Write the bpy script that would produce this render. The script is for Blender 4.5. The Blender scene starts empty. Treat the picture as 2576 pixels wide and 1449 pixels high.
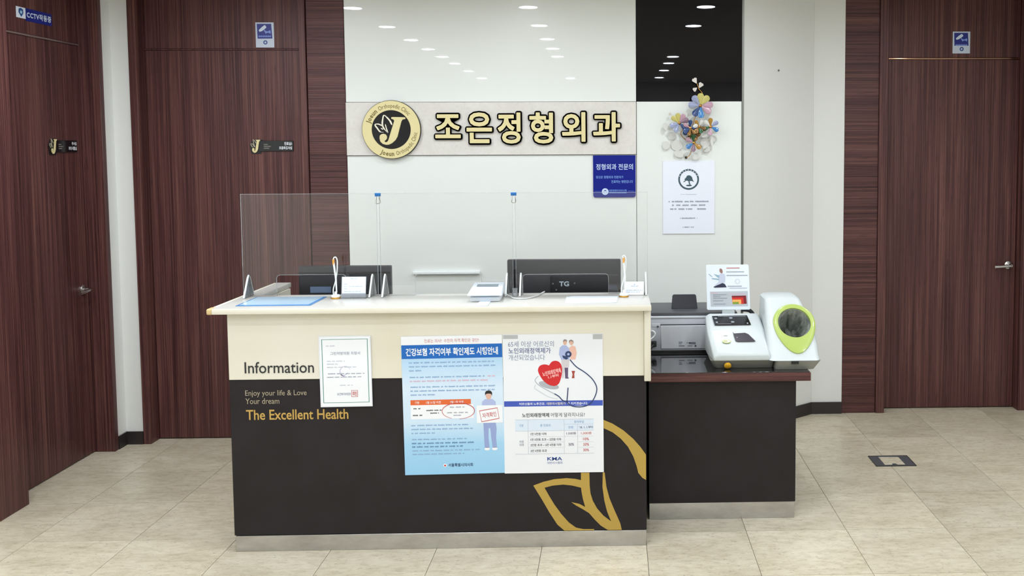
import bpy, bmesh, math, random
from mathutils import Vector, Matrix
random.seed(7)
S = bpy.context.scene
COL = S.collection

# ------------------------------------------------------------------ camera
W, H = 2576, 1449
FPX, PPX, PPY = 2319.4, 1602.55, 527.40
YAW, PIT, ROL = 0.02666, 0.06603, 0.00407
fwd = Vector((math.sin(YAW) * math.cos(PIT), math.cos(YAW) * math.cos(PIT), -math.sin(PIT)))
rgt = Vector((math.cos(YAW), -math.sin(YAW), 0))
dwn = fwd.cross(rgt)
r2 = math.cos(ROL) * rgt + math.sin(ROL) * dwn
d2 = -math.sin(ROL) * rgt + math.cos(ROL) * dwn
cam_d = bpy.data.cameras.new('camera')
cam_d.sensor_fit = 'HORIZONTAL'
cam_d.sensor_width = 36
cam_d.lens = 36 * FPX / W
cam_d.shift_x = (W / 2 - PPX) / W
cam_d.shift_y = (PPY - H / 2) / W
cam_d.clip_start = 0.05
cam = bpy.data.objects.new('camera', cam_d)
COL.objects.link(cam)
m3 = Matrix((r2, -d2, -fwd)).transposed()
cam.matrix_world = Matrix.Translation((0, 0, 1.69)) @ m3.to_4x4()
S.camera = cam

# ------------------------------------------------------------------ world, exposure
wld = bpy.data.worlds.new('world')
S.world = wld
wld.use_nodes = True
wld.node_tree.nodes['Background'].inputs[0].default_value = (.9, .95, 1, 1)
wld.node_tree.nodes['Background'].inputs[1].default_value = 0.02
S.view_settings.view_transform = 'Standard'
S.view_settings.look = 'None'
S.view_settings.gamma = 1
S.view_settings.use_curve_mapping = False
S.view_settings.exposure = 1.06
S.cycles.max_bounces = 7
S.cycles.adaptive_threshold = 0.02
S.cycles.transparent_max_bounces = 24
S.cycles.diffuse_bounces = 5
S.cycles.caustics_reflective = False
S.cycles.caustics_refractive = False
LAMP = 105.0          # radiance of one downlight lens

# ------------------------------------------------------------------ materials
def lin(c):
    if isinstance(c, str):
        c = [int(c[i:i + 2], 16) / 255 for i in (1, 3, 5)]
    return tuple(x / 12.92 if x <= .04045 else ((x + .055) / 1.055) ** 2.4 for x in c) + (1,)

MATS = {}
def mat(name, col, rough=.5, metal=0, spec=.5, coat=0, coat_rough=.03, emit=0, trans=0, alpha=1, ior=1.5):
    if name in MATS:
        return MATS[name]
    m = bpy.data.materials.new(name)
    m.use_nodes = True
    b = m.node_tree.nodes['Principled BSDF']
    b.inputs['Base Color'].default_value = lin(col)
    b.inputs['Roughness'].default_value = rough
    b.inputs['Metallic'].default_value = metal
    b.inputs['Specular IOR Level'].default_value = spec
    b.inputs['Coat Weight'].default_value = coat
    b.inputs['Coat Roughness'].default_value = coat_rough
    b.inputs['Transmission Weight'].default_value = trans
    b.inputs['IOR'].default_value = ior
    b.inputs['Alpha'].default_value = alpha
    if emit:
        b.inputs['Emission Color'].default_value = lin(col)
        b.inputs['Emission Strength'].default_value = emit
    MATS[name] = m
    return m

class N:
    """tiny node helper on a principled material"""
    def __init__(s, m):
        s.t = m.node_tree
        s.b = s.t.nodes['Principled BSDF']
    def n(s, typ, **kw):
        o = s.t.nodes.new(typ)
        for k, v in kw.items():
            if k.startswith('i_'):
                key = k[2:]
                key = int(key) if key.isdigit() else key.replace('_', ' ')
                o.inputs[key].default_value = v
            else:
                setattr(o, k, v)
        return o
    def l(s, a, b):
        s.t.links.new(a, b)
    def pos(s, scale, loc=(0, 0, 0)):
        g = s.n('ShaderNodeNewGeometry')
        mp = s.n('ShaderNodeMapping')
        mp.inputs['Scale'].default_value = scale
        mp.inputs['Location'].default_value = loc
        s.l(g.outputs['Position'], mp.inputs['Vector'])
        return mp.outputs[0]
    def noise(s, vec, scale=1, detail=4, rough=.6):
        o = s.n('ShaderNodeTexNoise', i_Scale=scale, i_Detail=detail, i_Roughness=rough)
        s.l(vec, o.inputs['Vector'])
        return o.outputs[0]
    def ramp(s, fac, stops):
        r = s.n('ShaderNodeValToRGB')
        e = r.color_ramp.elements
        while len(e) < len(stops):
            e.new(.5)
        for k, (p, c) in enumerate(stops):
            e[k].position = p
            e[k].color = lin(c)
        s.l(fac, r.inputs[0])
        return r.outputs[0]
    def mix(s, fac, a, b, typ='MIX'):
        o = s.n('ShaderNodeMix', data_type='RGBA', blend_type=typ)
        if isinstance(fac, (int, float)):
            o.inputs[0].default_value = fac
        else:
            s.l(fac, o.inputs[0])
        for k, v in ((6, a), (7, b)):
            if isinstance(v, (str, tuple)):
                o.inputs[k].default_value = lin(v) if isinstance(v, str) else v
            else:
                s.l(v, o.inputs[k])
        return o.outputs[2]
    def base(s, c):
        s.l(c, s.b.inputs['Base Color'])
    def bump(s, h, strength=.2, dist=.002):
        o = s.n('ShaderNodeBump', i_Strength=strength, i_Distance=dist)
        s.l(h, o.inputs['Height'])
        s.l(o.outputs[0], s.b.inputs['Normal'])

def wood(name, horiz=False, seed=0, dark='#2c1514', mid='#513030', light='#80584f', rough=.4):
    m = mat(name, mid, rough, spec=.3)
    k = N(m)
    def sc(a, b):
        return (a, a, b) if not horiz else (b, b, a)
    broad = k.noise(k.pos(sc(26, .35), (seed, seed * 1.7, 0)), 1, 3, .55)
    fine = k.noise(k.pos(sc(150, 1.1), (seed, 3 + seed, 1)), 1, 4, .65)
    pore = k.noise(k.pos(sc(230, 9), (seed * 2, 1, 5)), 1, 2, .5)
    c1 = k.ramp(broad, [(.30, dark), (.5, mid), (.72, light)])
    c2 = k.ramp(fine, [(.34, dark), (.50, mid), (.68, light)])
    c = k.mix(.62, c1, c2)
    pm = k.ramp(pore, [(.30, '#000000'), (.40, '#ffffff')])
    c = k.mix(.38, c, pm, 'MULTIPLY')
    k.base(c)
    k.bump(fine, .55 if horiz else .25, .004 if horiz else .0015)
    return m

WOOD = wood('dark_veneer_vertical')
WOOD_L = wood('dark_veneer_side', seed=4.3)
WOODH = wood('dark_veneer_horizontal', True, 2.1, dark='#2a1313', mid='#50302f', light='#734c46')
WOOD_F = wood('dark_veneer_frame', seed=8.8)

def plaster(name, col, sc=220, strength=.25):
    m = mat(name, col, .75, spec=.25)
    k = N(m)
    nz = k.noise(k.pos((sc, sc, sc * .45)), 1, 3, .6)
    k.base(k.mix(.05, col, nz, 'MULTIPLY'))
    k.bump(nz, strength, .001)
    return m

WHITE_WALL = plaster('white_wallpaper', '#e3e4e1')
CEIL = plaster('ceiling_paint', '#dedad0', 90, .1)
BGLASS_IOR = 1.4
BASEB = mat('baseboard_black', '#2a2324', .45)
WGLASS = mat('white_back_painted_glass', '#e3e6e2', .35, spec=.3, coat=1.0, coat_rough=.012)
BGLASS = mat('black_back_painted_glass', '#06060d', .3, spec=.0, coat=1.0, coat_rough=.012)
BGLASS.node_tree.nodes['Principled BSDF'].inputs['Coat IOR'].default_value = BGLASS_IOR
ALU = mat('aluminium_trim', '#8d8f8c', .25, metal=.9)
STEEL = mat('brushed_steel', '#a9a9a8', .3, metal=1)
_k = N(STEEL)
_nz = _k.noise(_k.pos((3, 3, 320)), 1, 3, .6)
_sm = _k.noise(_k.pos((5, 5, 14)), 1, 4, .7)
_k.base(_k.mix(.5, '#c6c6c6', _k.ramp(_sm, [(.3, '#9a9795'), (.7, '#d9d9d8')])))
_r = _k.n('ShaderNodeMapRange', i_3=.22, i_4=.42)
_k.l(_nz, _r.inputs[0])
_k.l(_r.outputs[0], _k.b.inputs['Roughness'])
CHROME = mat('satin_chrome', '#cfcdca', .22, metal=1)

STONE = mat('beige_stone_strip', '#d9d4cc', .5, spec=.4, coat=.3, coat_rough=.1)
_k = N(STONE)
_a = _k.noise(_k.pos((9, 9, 9)), 1, 8, .7)
_b = _k.noise(_k.pos((60, 60, 60)), 1, 3, .6)
_c = _k.ramp(_a, [(.3, '#d3cec7'), (.55, '#dad6cf'), (.75, '#dedad4')])
_k.base(_k.mix(.07, _c, _k.ramp(_b, [(.35, '#8a847b'), (.5, '#ffffff')]), 'MULTIPLY'))

TILE = mat('travertine_tile', '#c9bda4', .32, spec=.45)
_k = N(TILE)
_oi = _k.n('ShaderNodeObjectInfo')
_g = _k.n('ShaderNodeNewGeometry')
_ad = _k.n('ShaderNodeVectorMath', operation='ADD')
_cm = _k.n('ShaderNodeCombineXYZ')
_mu = _k.n('ShaderNodeMath', operation='MULTIPLY', i_1=37.0)
_k.l(_oi.outputs['Random'], _mu.inputs[0])
_k.l(_mu.outputs[0], _cm.inputs[2])
_k.l(_g.outputs['Position'], _ad.inputs[0])
_k.l(_cm.outputs[0], _ad.inputs[1])
def _mp(sc):
    mp = _k.n('ShaderNodeMapping')
    mp.inputs['Scale'].default_value = sc
    _k.l(_ad.outputs[0], mp.inputs['Vector'])
    return mp.outputs[0]
_big = _k.noise(_mp((3.2, 7, 1)), 1, 6, .65)
_med = _k.noise(_mp((18, 46, 1)), 1, 6, .7)
_spk = _k.noise(_mp((55, 120, 1)), 1, 3, .6)
_c = _k.ramp(_big, [(.28, '#b0a38a'), (.47, '#ccc1a9'), (.68, '#dfd6c2')])
_c = _k.mix(.5, _c, _k.ramp(_med, [(.3, '#a0927a'), (.5, '#d0c5ae'), (.72, '#e2dac6')]))
_c = _k.mix(.55, _c, _k.ramp(_spk, [(.30, '#8f8069'), (.39, '#ffffff')]), 'MULTIPLY')
_v = _k.n('ShaderNodeMapRange', i_3=.90, i_4=1.04)
_k.l(_oi.outputs['Random'], _v.inputs[0])
_hs = _k.n('ShaderNodeHueSaturation')
_k.l(_c, _hs.inputs['Color'])
_k.l(_v.outputs[0], _hs.inputs['Value'])
_k.base(_hs.outputs[0])
_k.bump(_spk, .06, .0008)
GROUT = mat('grout', '#6f6553', .9)

CREAM = mat('cream_laminate', '#dcd7c7', .38, spec=.4)
_k = N(CREAM)
_a = _k.noise(_k.pos((2.5, 2.5, 1.2)), 1, 3, .5)
_k.base(_k.mix(.4, '#dcd7c7', _k.ramp(_a, [(.3, '#d6cdb8'), (.7, '#e0ddd2')])))
SLAB = mat('white_counter_laminate', '#c6c4be', .28, spec=.3)
YELLOWED = mat('yellowed_edge_band', '#cdb581', .45)
DARKLAM = mat('charcoal_laminate', '#272325', .5, spec=.25)
_k = N(DARKLAM)
_a = _k.noise(_k.pos((6, 6, 6)), 1, 5, .7)
_k.base(_k.ramp(_a, [(.3, '#1f1b1d'), (.7, '#272326')]))
GOLDV = mat('gold_vinyl', '#b7994a', .4, metal=.25)
GOLDL = mat('champagne_gold_face', '#dccf9a', .5, metal=.1)
GOLDT = mat('gold_text', '#c39f55', .4, metal=.2)
SILT = mat('pale_gold_text', '#a79c86', .4, metal=.2)
BLACK = mat('black_plastic', '#121214', .4)
BLACKG = mat('black_gloss', '#0c0c10', .12)
INK = mat('dark_ink', '#26282a', .6)
OLIVE = mat('olive_ink', '#6d6026', .6)
PWHITE = mat('paper_white', '#e9ebf0', .6)
WPLAST = mat('white_plastic', '#e9eeee', .3)
GREYINK = mat('grey_ink', '#8f98a8', .6)
LGREYINK = mat('light_grey_ink', '#b4bccb', .6)
BLUEINK = mat('soft_blue_ink', '#88a9cd', .6)
LBLUEINK = mat('pale_blue_print', '#d3dfee', .6)
SKYBLUE = mat('poster_blue', '#0a62b8', .4)
BANDBLUE = mat('band_blue', '#3a53b2', .5)
NAVY = mat('navy_plate', '#0b1b80', .3, spec=.2)
STICKBLUE = mat('sticker_blue', '#15237e', .35)
STICKICON = mat('sticker_icon_white', '#cfdcea', .4)
STICKPALE = mat('sticker_icon_blue', '#7d95d8', .4)
STICKW = mat('sticker_white', '#c3cddd', .4)
RED = mat('heart_red', '#c81f28', .3)
REDINK = mat('red_ink', '#bb4a4a', .6)
PINKINK = mat('pink_ink', '#d3b0c0', .6)
ORANGE = mat('table_orange', '#d9632f', .5)
SKIN = mat('printed_skin', '#d8ad9a', .6)
HAIR = mat('printed_hair', '#1c1a1e', .6)
DENIM = mat('printed_denim', '#8f9fcd', .6)
SHIRT = mat('printed_shirt', '#a9b4dc', .6)
PEACH = mat('printed_peach', '#e3b7a8', .6)
KHAKI = mat('printed_trousers', '#c9c3c8', .6)
DKBLUE = mat('printed_dark_blue', '#273a66', .5)
PURPLE = mat('printed_purple', '#5d4d6e', .6)
TEALINK = mat('green_border_ink', '#5f9187', .6)
TREEINK = mat('tree_green_ink', '#38505c', .6)
VIOINK = mat('violet_watermark', '#b9b4d0', .6)

def thin_glass(name, tint, refl=1.5, rough=.0, veil=0.0):
    m = bpy.data.materials.new(name)
    m.use_nodes = True
    t = m.node_tree
    t.nodes.remove(t.nodes['Principled BSDF'])
    out = t.nodes['Material Output']
    tr = t.nodes.new('ShaderNodeBsdfTransparent')
    tr.inputs[0].default_value = lin(tint)
    gl = t.nodes.new('ShaderNodeBsdfGlossy')
    gl.inputs['Roughness'].default_value = rough
    fr = t.nodes.new('ShaderNodeFresnel')
    fr.inputs[0].default_value = refl
    mx = t.nodes.new('ShaderNodeMixShader')
    t.links.new(fr.outputs[0], mx.inputs[0])
    t.links.new(tr.outputs[0], mx.inputs[1])
    t.links.new(gl.outputs[0], mx.inputs[2])
    last = mx
    if veil:
        df = t.nodes.new('ShaderNodeBsdfDiffuse')
        df.inputs[0].default_value = (.8, .82, .85, 1)
        m2 = t.nodes.new('ShaderNodeMixShader')
        m2.inputs[0].default_value = veil
        t.links.new(mx.outputs[0], m2.inputs[1])
        t.links.new(df.outputs[0], m2.inputs[2])
        last = m2
    t.links.new(last.outputs[0], out.inputs[0])
    MATS[name] = m
    return m

ACRYL = thin_glass('clear_acrylic', '#ffffff', 1.55, 0, 0)
ACRYL_E = thin_glass('acrylic_cut_edge', '#f6f9f9', 1.5, .1, .22)
ACRYL_S = thin_glass('frosted_acrylic_foot', '#f4f7f7', 1.5, .05, .2)

# ------------------------------------------------------------------ mesh builder
class Fr:
    """a flat working frame: a = right, b = up, c = out of the surface"""
    def __init__(s, o, u=(1, 0, 0), v=(0, 0, 1), n=(0, -1, 0), k=1.0):
        s.o, s.u, s.v, s.n, s.k = Vector(o), Vector(u), Vector(v), Vector(n), k
    def p(s, a, b, c=0):
        return s.o + s.u * (a * s.k) + s.v * (b * s.k) + s.n * c
WORLD = Fr((0, 0, 0), (1, 0, 0), (0, 1, 0), (0, 0, 1))

TS = bpy.data.scenes.new('lettering_bench')
TCU = bpy.data.curves.new('lettering_bench', 'FONT')
TOB = bpy.data.objects.new('lettering_bench', TCU)
TS.collection.objects.link(TOB)
TCACHE = {}
def textmesh(body, off=0.0, res=3, space=1.0):
    key = (body, off, res, space)
    if key not in TCACHE:
        TCU.body = body
        TCU.size = 1
        TCU.offset = off
        TCU.resolution_u = res
        TCU.space_character = space
        TS.view_layers[0].update()
        me = bpy.data.meshes.new_from_object(TOB.evaluated_get(TS.view_layers[0].depsgraph))
        TCACHE[key] = ([v.co.copy() for v in me.vertices], [tuple(p.vertices) for p in me.polygons])
        bpy.data.meshes.remove(me)
    return TCACHE[key]

OFF = {}
STUFFY = {'fine_print', 'table_text', 'small_print', 'warning_print', 'display_marks', 'table_lines'}
class MB:
    def __init__(s, F=WORLD):
        s.F, s.v, s.f = F, [], []
    def add(s, pts, faces):
        k = len(s.v)
        s.v += [s.F.p(*p) for p in pts]
        s.f += [tuple(i + k for i in f) for f in faces]
        return s
    def box(s, a0, a1, b0, b1, c0, c1):
        return s.add([(a0, b0, c0), (a1, b0, c0), (a1, b1, c0), (a0, b1, c0), (a0, b0, c1), (a1, b0, c1), (a1, b1, c1), (a0, b1, c1)],
                     [(0, 3, 2, 1), (4, 5, 6, 7), (0, 1, 5, 4), (1, 2, 6, 5), (2, 3, 7, 6), (3, 0, 4, 7)])
    def poly(s, pts, c0, c1):
        n = len(pts)
        ar = sum(pts[i][0] * pts[(i + 1) % n][1] - pts[(i + 1) % n][0] * pts[i][1] for i in range(n))
        if ar < 0:
            pts = pts[::-1]
        return s.add([(p[0], p[1], c0) for p in pts] + [(p[0], p[1], c1) for p in pts],
                     [tuple(range(n - 1, -1, -1)), tuple(range(n, 2 * n))] + [(i, (i + 1) % n, n + (i + 1) % n, n + i) for i in range(n)])
    def quad(s, a0, a1, b0, b1, c):
        return s.add([(a0, b0, c), (a1, b0, c), (a1, b1, c), (a0, b1, c)], [(0, 1, 2, 3)])
    def ell(s, a, b, ra, rb, c0, c1, n=24, rot=0):
        cr, sr = math.cos(rot), math.sin(rot)
        pts = []
        for i in range(n):
            t = 2 * math.pi * i / n
            x, y = ra * math.cos(t), rb * math.sin(t)
            pts.append((a + x * cr - y * sr, b + x * sr + y * cr))
        return s.poly(pts, c0, c1)
    def ring(s, a, b, r0, r1, c0, c1, n=40, e=1.0):
        pts, fs = [], []
        for i in range(n):
            t = 2 * math.pi * i / n
            x, y = math.cos(t), math.sin(t) * e
            pts += [(a + r0 * x, b + r0 * y, c0), (a + r1 * x, b + r1 * y, c0), (a + r1 * x, b + r1 * y, c1), (a + r0 * x, b + r0 * y, c1)]
        for i in range(n):
            p, q = 4 * i, 4 * ((i + 1) % n)
            for j in range(4):
                fs.append((p + j, p + (j + 1) % 4, q + (j + 1) % 4, q + j))
        return s.add(pts, fs)
    def stroke(s, pts, w, c0, c1, closed=False):
        n = len(pts)
        L, R = [], []
        for i in range(n):
            p0 = pts[i - 1] if (i > 0 or closed) else pts[i]
            p1 = pts[(i + 1) % n] if (i < n - 1 or closed) else pts[i]
            dx, dy = p1[0] - p0[0], p1[1] - p0[1]
            d = math.hypot(dx, dy) or 1
            ww = (w[i] if isinstance(w, (list, tuple)) else w) / 2
            L.append((pts[i][0] - dy / d * ww, pts[i][1] + dx / d * ww))
            R.append((pts[i][0] + dy / d * ww, pts[i][1] - dx / d * ww))
        m = n if closed else n - 1
        v = [(p[0], p[1], c) for c in (c0, c1) for q in (L, R) for p in q]
        fs = []
        for i in range(m):
            j = (i + 1) % n
            fs += [(2 * n + i, 3 * n + i, 3 * n + j, 2 * n + j), (i, j, n + j, n + i),
                   (i, 2 * n + i, 2 * n + j, j), (n + i, n + j, 3 * n + j, 3 * n + i)]
        if not closed:
            fs += [(0, n, 3 * n, 2 * n), (n - 1, 3 * n - 1, 4 * n - 1, 2 * n - 1)]
        return s.add(v, fs)
    def tube(s, pts, r, n=8, closed=False):
        P = [Vector(p) for p in pts]
        m = len(P)
        base = len(s.v)
        up = Vector((0.13, 0.27, 0.95)).normalized()
        for i in range(m):
            if closed:
                t = (P[(i + 1) % m] - P[i - 1]).normalized()
            else:
                t = (P[min(i + 1, m - 1)] - P[max(i - 1, 0)]).normalized()
            x = t.cross(up)
            if x.length < .05:
                x = t.cross(Vector((1, 0, 0)))
            x.normalize()
            y = t.cross(x)
            up = -y if False else up
            rr = r[i] if isinstance(r, (list, tuple)) else r
            for j in range(n):
                a = 2 * math.pi * j / n
                q = P[i] + x * (rr * math.cos(a)) + y * (rr * math.sin(a))
                s.v.append(s.F.p(*q))
        for i in range(m if closed else m - 1):
            k = (i + 1) % m
            for j in range(n):
                s.f.append((base + i * n + j, base + i * n + (j + 1) % n, base + k * n + (j + 1) % n, base + k * n + j))
        if not closed:
            s.f.append(tuple(base + j for j in range(n))[::-1])
            s.f.append(tuple(base + (m - 1) * n + j for j in range(n)))
        return s
    def lathe(s, prof, a=0, b=0, n=24):
        """profile of (radius, c) around the c axis"""
        pts, fs = [], []
        m = len(prof)
        for i in range(n):
            t = 2 * math.pi * i / n
            for r, c in prof:
                pts.append((a + r * math.cos(t), b + r * math.sin(t), c))
        for i in range(n):
            p, q = i * m, ((i + 1) % n) * m
            for j in range(m - 1):
                fs.append((p + j, q + j, q + j + 1, p + j + 1))
        fs.append(tuple(i * m for i in range(n))[::-1])
        fs.append(tuple(i * m + m - 1 for i in range(n)))
        return s.add(pts, fs)
    def loft(s, sections):
        """closed rings of equal length, capped"""
        n = len(sections[0])
        pts = [p for q in sections for p in q]
        fs = [tuple(range(n))[::-1], tuple(range((len(sections) - 1) * n, len(sections) * n))]
        for k in range(len(sections) - 1):
            for i in range(n):
                j = (i + 1) % n
                fs.append((k * n + i, k * n + j, (k + 1) * n + j, (k + 1) * n + i))
        return s.add(pts, fs)
    def text(s, body, a0, a1, b0, b1, c0, c1=None, off=0.0, res=3, keep=False, space=1.0, rot=0):
        vs, fs = textmesh(body, off, res, space)
        if not vs:
            return s
        x0, x1 = min(v.x for v in vs), max(v.x for v in vs)
        y0, y1 = min(v.y for v in vs), max(v.y for v in vs)
        kx = (a1 - a0) / (x1 - x0)
        ky = (b1 - b0) / (y1 - y0)
        if keep:
            kx = ky
        ca, cb = (a0 + a1) / 2, (b0 + b1) / 2
        cr, sr = math.cos(rot), math.sin(rot)
        def q(v):
            x = a0 + (v.x - x0) * kx - ca
            y = b0 + (v.y - y0) * ky - cb
            return ca + x * cr - y * sr, cb + x * sr + y * cr
        if c1 is None:
            return s.add([q(v) + (c0,) for v in vs], fs)
        n = len(vs)
        cnt = {}
        for f in fs:
            for i in range(len(f)):
                e = (f[i], f[(i + 1) % len(f)])
                cnt[e] = 1
        sides = [(a, b, b + n, a + n) for (a, b) in cnt if (b, a) not in cnt]
        return s.add([q(v) + (c0,) for v in vs] + [q(v) + (c1,) for v in vs],
                     [tuple(i + n for i in f) for f in fs] + [f[::-1] for f in fs] + sides)
    def bars(s, rows, c, h=3.0, seed=0):
        """rows of illegible small print: (a0, a1, b)"""
        rn = random.Random(seed)
        for a0, a1, b in rows:
            x = a0
            while x < a1 - 2:
                w = min(rn.uniform(5, 19), a1 - x)
                y = x
                while y < x + w - .6:
                    g = min(rn.uniform(1.6, 2.8), x + w - y)
                    s.quad(y, y + g * .82, b - h / 2 * rn.uniform(.7, 1), b + h / 2 * rn.uniform(.55, 1), c)
                    y += g
                x += w + rn.uniform(2.2, 4)
        return s
    def mesh(s, name, off, smooth, bevel, seg):
        # illegible fine print stays joined as one part
        me = bpy.data.meshes.new(name)
        me.from_pydata([tuple(v - off) for v in s.v], [], s.f)
        bm = bmesh.new()
        bm.from_mesh(me)
        if len(bm.faces) < 6000:
            bmesh.ops.remove_doubles(bm, verts=bm.verts, dist=1e-7)
        if bevel:
            ed = [e for e in bm.edges if len(e.link_faces) == 2 and e.calc_face_angle(0) > .5]
            bmesh.ops.bevel(bm, geom=ed, offset=bevel, segments=seg, affect='EDGES', profile=.5, clamp_overlap=True)
        if smooth != 'flatprint':
            bmesh.ops.recalc_face_normals(bm, faces=bm.faces)
        bm.to_mesh(me)
        bm.free()
        if smooth is True or bevel:
            for p in me.polygons:
                p.use_smooth = True
            me.set_sharp_from_angle(angle=math.radians(38))
        return me
    def build(s, name, m, parent=None, smooth=False, bevel=0, seg=2, label=None):
        off = OFF[parent] if parent else Vector((0, 0, 0))
        me = s.mesh(name, off, smooth, bevel, seg)
        me.materials.append(m)
        o = bpy.data.objects.new(name, me)
        COL.objects.link(o)
        if parent:
            o.parent = parent
        OFF[o] = off
        if label:
            o['label'] = label
        if name in STUFFY:
            o['kind'] = 'stuff'
        return o
    def solo(s, name, m, label, cat, group=None, smooth=False, bevel=0, seg=2):
        xs, ys, zs = [v.x for v in s.v], [v.y for v in s.v], [v.z for v in s.v]
        off = Vector(((min(xs) + max(xs)) / 2, (min(ys) + max(ys)) / 2, min(zs)))
        me = s.mesh(name, off, smooth, bevel, seg)
        me.materials.append(m)
        o = bpy.data.objects.new(name, me)
        o.location = off
        COL.objects.link(o)
        OFF[o] = off
        return tag(o, label, cat, group)

def tag(o, label, cat, group=None):
    o['label'] = label
    o['category'] = cat
    if group:
        o['group'] = group
    return o
def thing(name, label, cat, loc, group=None):
    o = bpy.data.objects.new(name, None)
    o.empty_display_size = .05
    o.location = loc
    COL.objects.link(o)
    OFF[o] = Vector(loc)
    return tag(o, label, cat, group)
def struct(name, mb, m, label=None, **kw):
    o = mb.build(name, m, None, **kw)
    o['kind'] = 'structure'
    if label:
        o['label'] = label
    return o
def sroot(name, loc, label):
    o = bpy.data.objects.new(name, None)
    o.empty_display_size = .05
    o.location = loc
    COL.objects.link(o)
    OFF[o] = Vector(loc)
    o['kind'] = 'structure'
    o['label'] = label
    return o
def B(x0, x1, y0, y1, z0, z1, mb=None):
    return (mb or MB()).box(x0, x1, y0, y1, z0, z1)

CH = 2.65           # ceiling height
YW = 5.36           # face of the glass sign wall
YC = 3.83           # face of the reception counter

# ------------------------------------------------------------------ the room shell
fl = struct('floor', B(-3.1, 3.0, -2.8, 6.1, -.08, -.0035), GROUT, 'beige stone tile floor with thin dark joints')
TX, TY, GX0, GY0 = .4455, .4285, .137, 4.82
tile_me = None
for i in range(-7, 7):
    for j in range(-17, 3):
        x0, y0 = GX0 + i * TX, GY0 + j * TY
        if x0 > 2.72 or x0 + TX < -2.95 or y0 > 5.86 or y0 + TY < -2.6:
            continue
        if tile_me is None:
            tile_me = MB().box(.0011, TX - .0011, .0011, TY - .0011, -.02, 0).mesh('floor_tile', Vector((0, 0, 0)), False, 0, 1)
            tile_me.materials.append(TILE)
        o = bpy.data.objects.new('floor_tile', tile_me)
        o.location = (x0, y0, 0)
        o.parent = fl
        COL.objects.link(o)
struct('ceiling', B(-3.1, 3.0, -2.8, 6.1, CH, CH + .1), CEIL)
struct('wall_rear', B(-3.1, 3.0, -2.9, -2.7, 0, CH), WHITE_WALL)
struct('wall_right', B(2.70, 2.95, -2.7, 6.0, 0, CH), WHITE_WALL)
wl = struct('wall_left', B(-3.1, -2.81, -2.7, 4.19, 0, CH).box(-3.1, -2.81, 5.205, 5.5, 0, CH).box(-3.1, -2.97, 4.19, 5.205, 0, CH).box(-2.81, -2.712, 5.30, 5.5, 0, CH),
            WHITE_WALL, 'white wallpapered pier between the two left doors')
wb = struct('wall_back', B(-2.712, .765, 5.47, 5.6, 0, CH), WHITE_WALL, 'reception back wall clad in glossy panels')
# cladding panels of the back wall, each a part
B(-1.742, -1.528, 5.365, 5.47, 0, CH).build('veneer_panel', WOODH, wb, bevel=.002, seg=1, label='dark wood panel with horizontal grain')
B(-1.524, .1395, YW, 5.47, 1.9635, CH).build('glass_panel', WGLASS, wb, label='white glass panel above the sign strip')
B(-1.524, .1395, YW - .012, 5.47, 1.657, 1.961).build('stone_strip', STONE, wb, bevel=.002, seg=1, label='pale stone sign strip')
B(-1.524, .1395, YW, 5.47, 0, 1.6545).build('glass_panel', WGLASS, wb, label='white glass panel below the sign strip')
B(.1425, .752, YW, 5.47, 1.9635, CH).build('glass_panel', BGLASS, wb, label='black glass panel')
B(.1425, .752, YW, 5.47, 0, 1.961).build('glass_panel', WGLASS, wb, label='white glass panel under the black one')
struct('trim_1', B(.7535, .7655, YW - .004, 5.5, 0, CH), ALU, 'slim metal edge trim of the glass wall')
struct('wall_diagonal', MB().poly([(.7655, 5.372), (1.257, 5.747), (1.257, 6.0), (.7655, 6.0)], 0, CH), WHITE_WALL, 'angled white wall behind the blood pressure monitor')
wr = struct('wall_back_right', B(1.2575, 1.452, 5.747, 6.0, 0, CH).box(1.452, 2.7, 5.90, 6.0, 0, CH), WHITE_WALL, 'white wall strip beside the right door')
B(1.4525, 1.668, 5.752, 5.90, 0, CH).build('veneer_panel', WOODH, wr, bevel=.002, seg=1, label='dark wood panel with horizontal grain')
# small nail on the diagonal wall
nd = Vector((.375, -.49, 0)).normalized()
MB(Fr((1.00, 5.551, 2.155), (.607, .795, 0), (0, 0, 1), (nd.x * .78 + .12, nd.y, 0))).lathe([(.006, -.01), (.006, .006), (.003, .009)], n=10).build('nail', mat('nail_grey', '#77706a', .4), bpy.data.objects['wall_diagonal'])

# baseboards
struct('baseboard_left', B(-2.8095, -2.8015, 5.206, 5.2995, 0, .075).box(-2.8095, -2.713, 5.291, 5.2995, 0, .075), BASEB)
bbd = MB()
u = Vector((.4915, .375, 0)).normalized()
nn = Vector((u.y, -u.x, 0))
bbd.F = Fr((.7655, 5.372, 0), u, (0, 0, 1), nn)
bbd.box(0.02, .618, 0, .075, .0005, .009)
bbd.F = WORLD
bbd.box(1.257, 1.4515, 5.738, 5.7465, 0, .075)
struct('baseboard_right', bbd, BASEB)

# ------------------------------------------------------------------ doors
def lever(F, parent, side):
    """a rose with a lever reaching to the given side"""
    h = MB(F).lathe([(.027, 0), (.027, .006), (.023, .010), (.011, .012), (.010, .045)], n=24).build('door_handle', CHROME, parent, smooth=True, label='satin metal lever handle')
    MB(F).tube([(0, 0, .038), (side * .008, 0, .05), (side * .03, -.001, .053), (side * .07, -.004, .052), (side * .108, -.006, .047)],
               [.0095, .0105, .0095, .0085, .0105], 12).build('lever', CHROME, h, smooth=True)
    MB(F).lathe([(.0095, -.001), (.0095, .004), (.006, .006)], 0, -.075, 16).build('key_escutcheon', CHROME, h, smooth=True) if side > 5 else None
    return h

STRIP = mat('polished_strip', '#b08a72', .18, metal=1)
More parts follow.
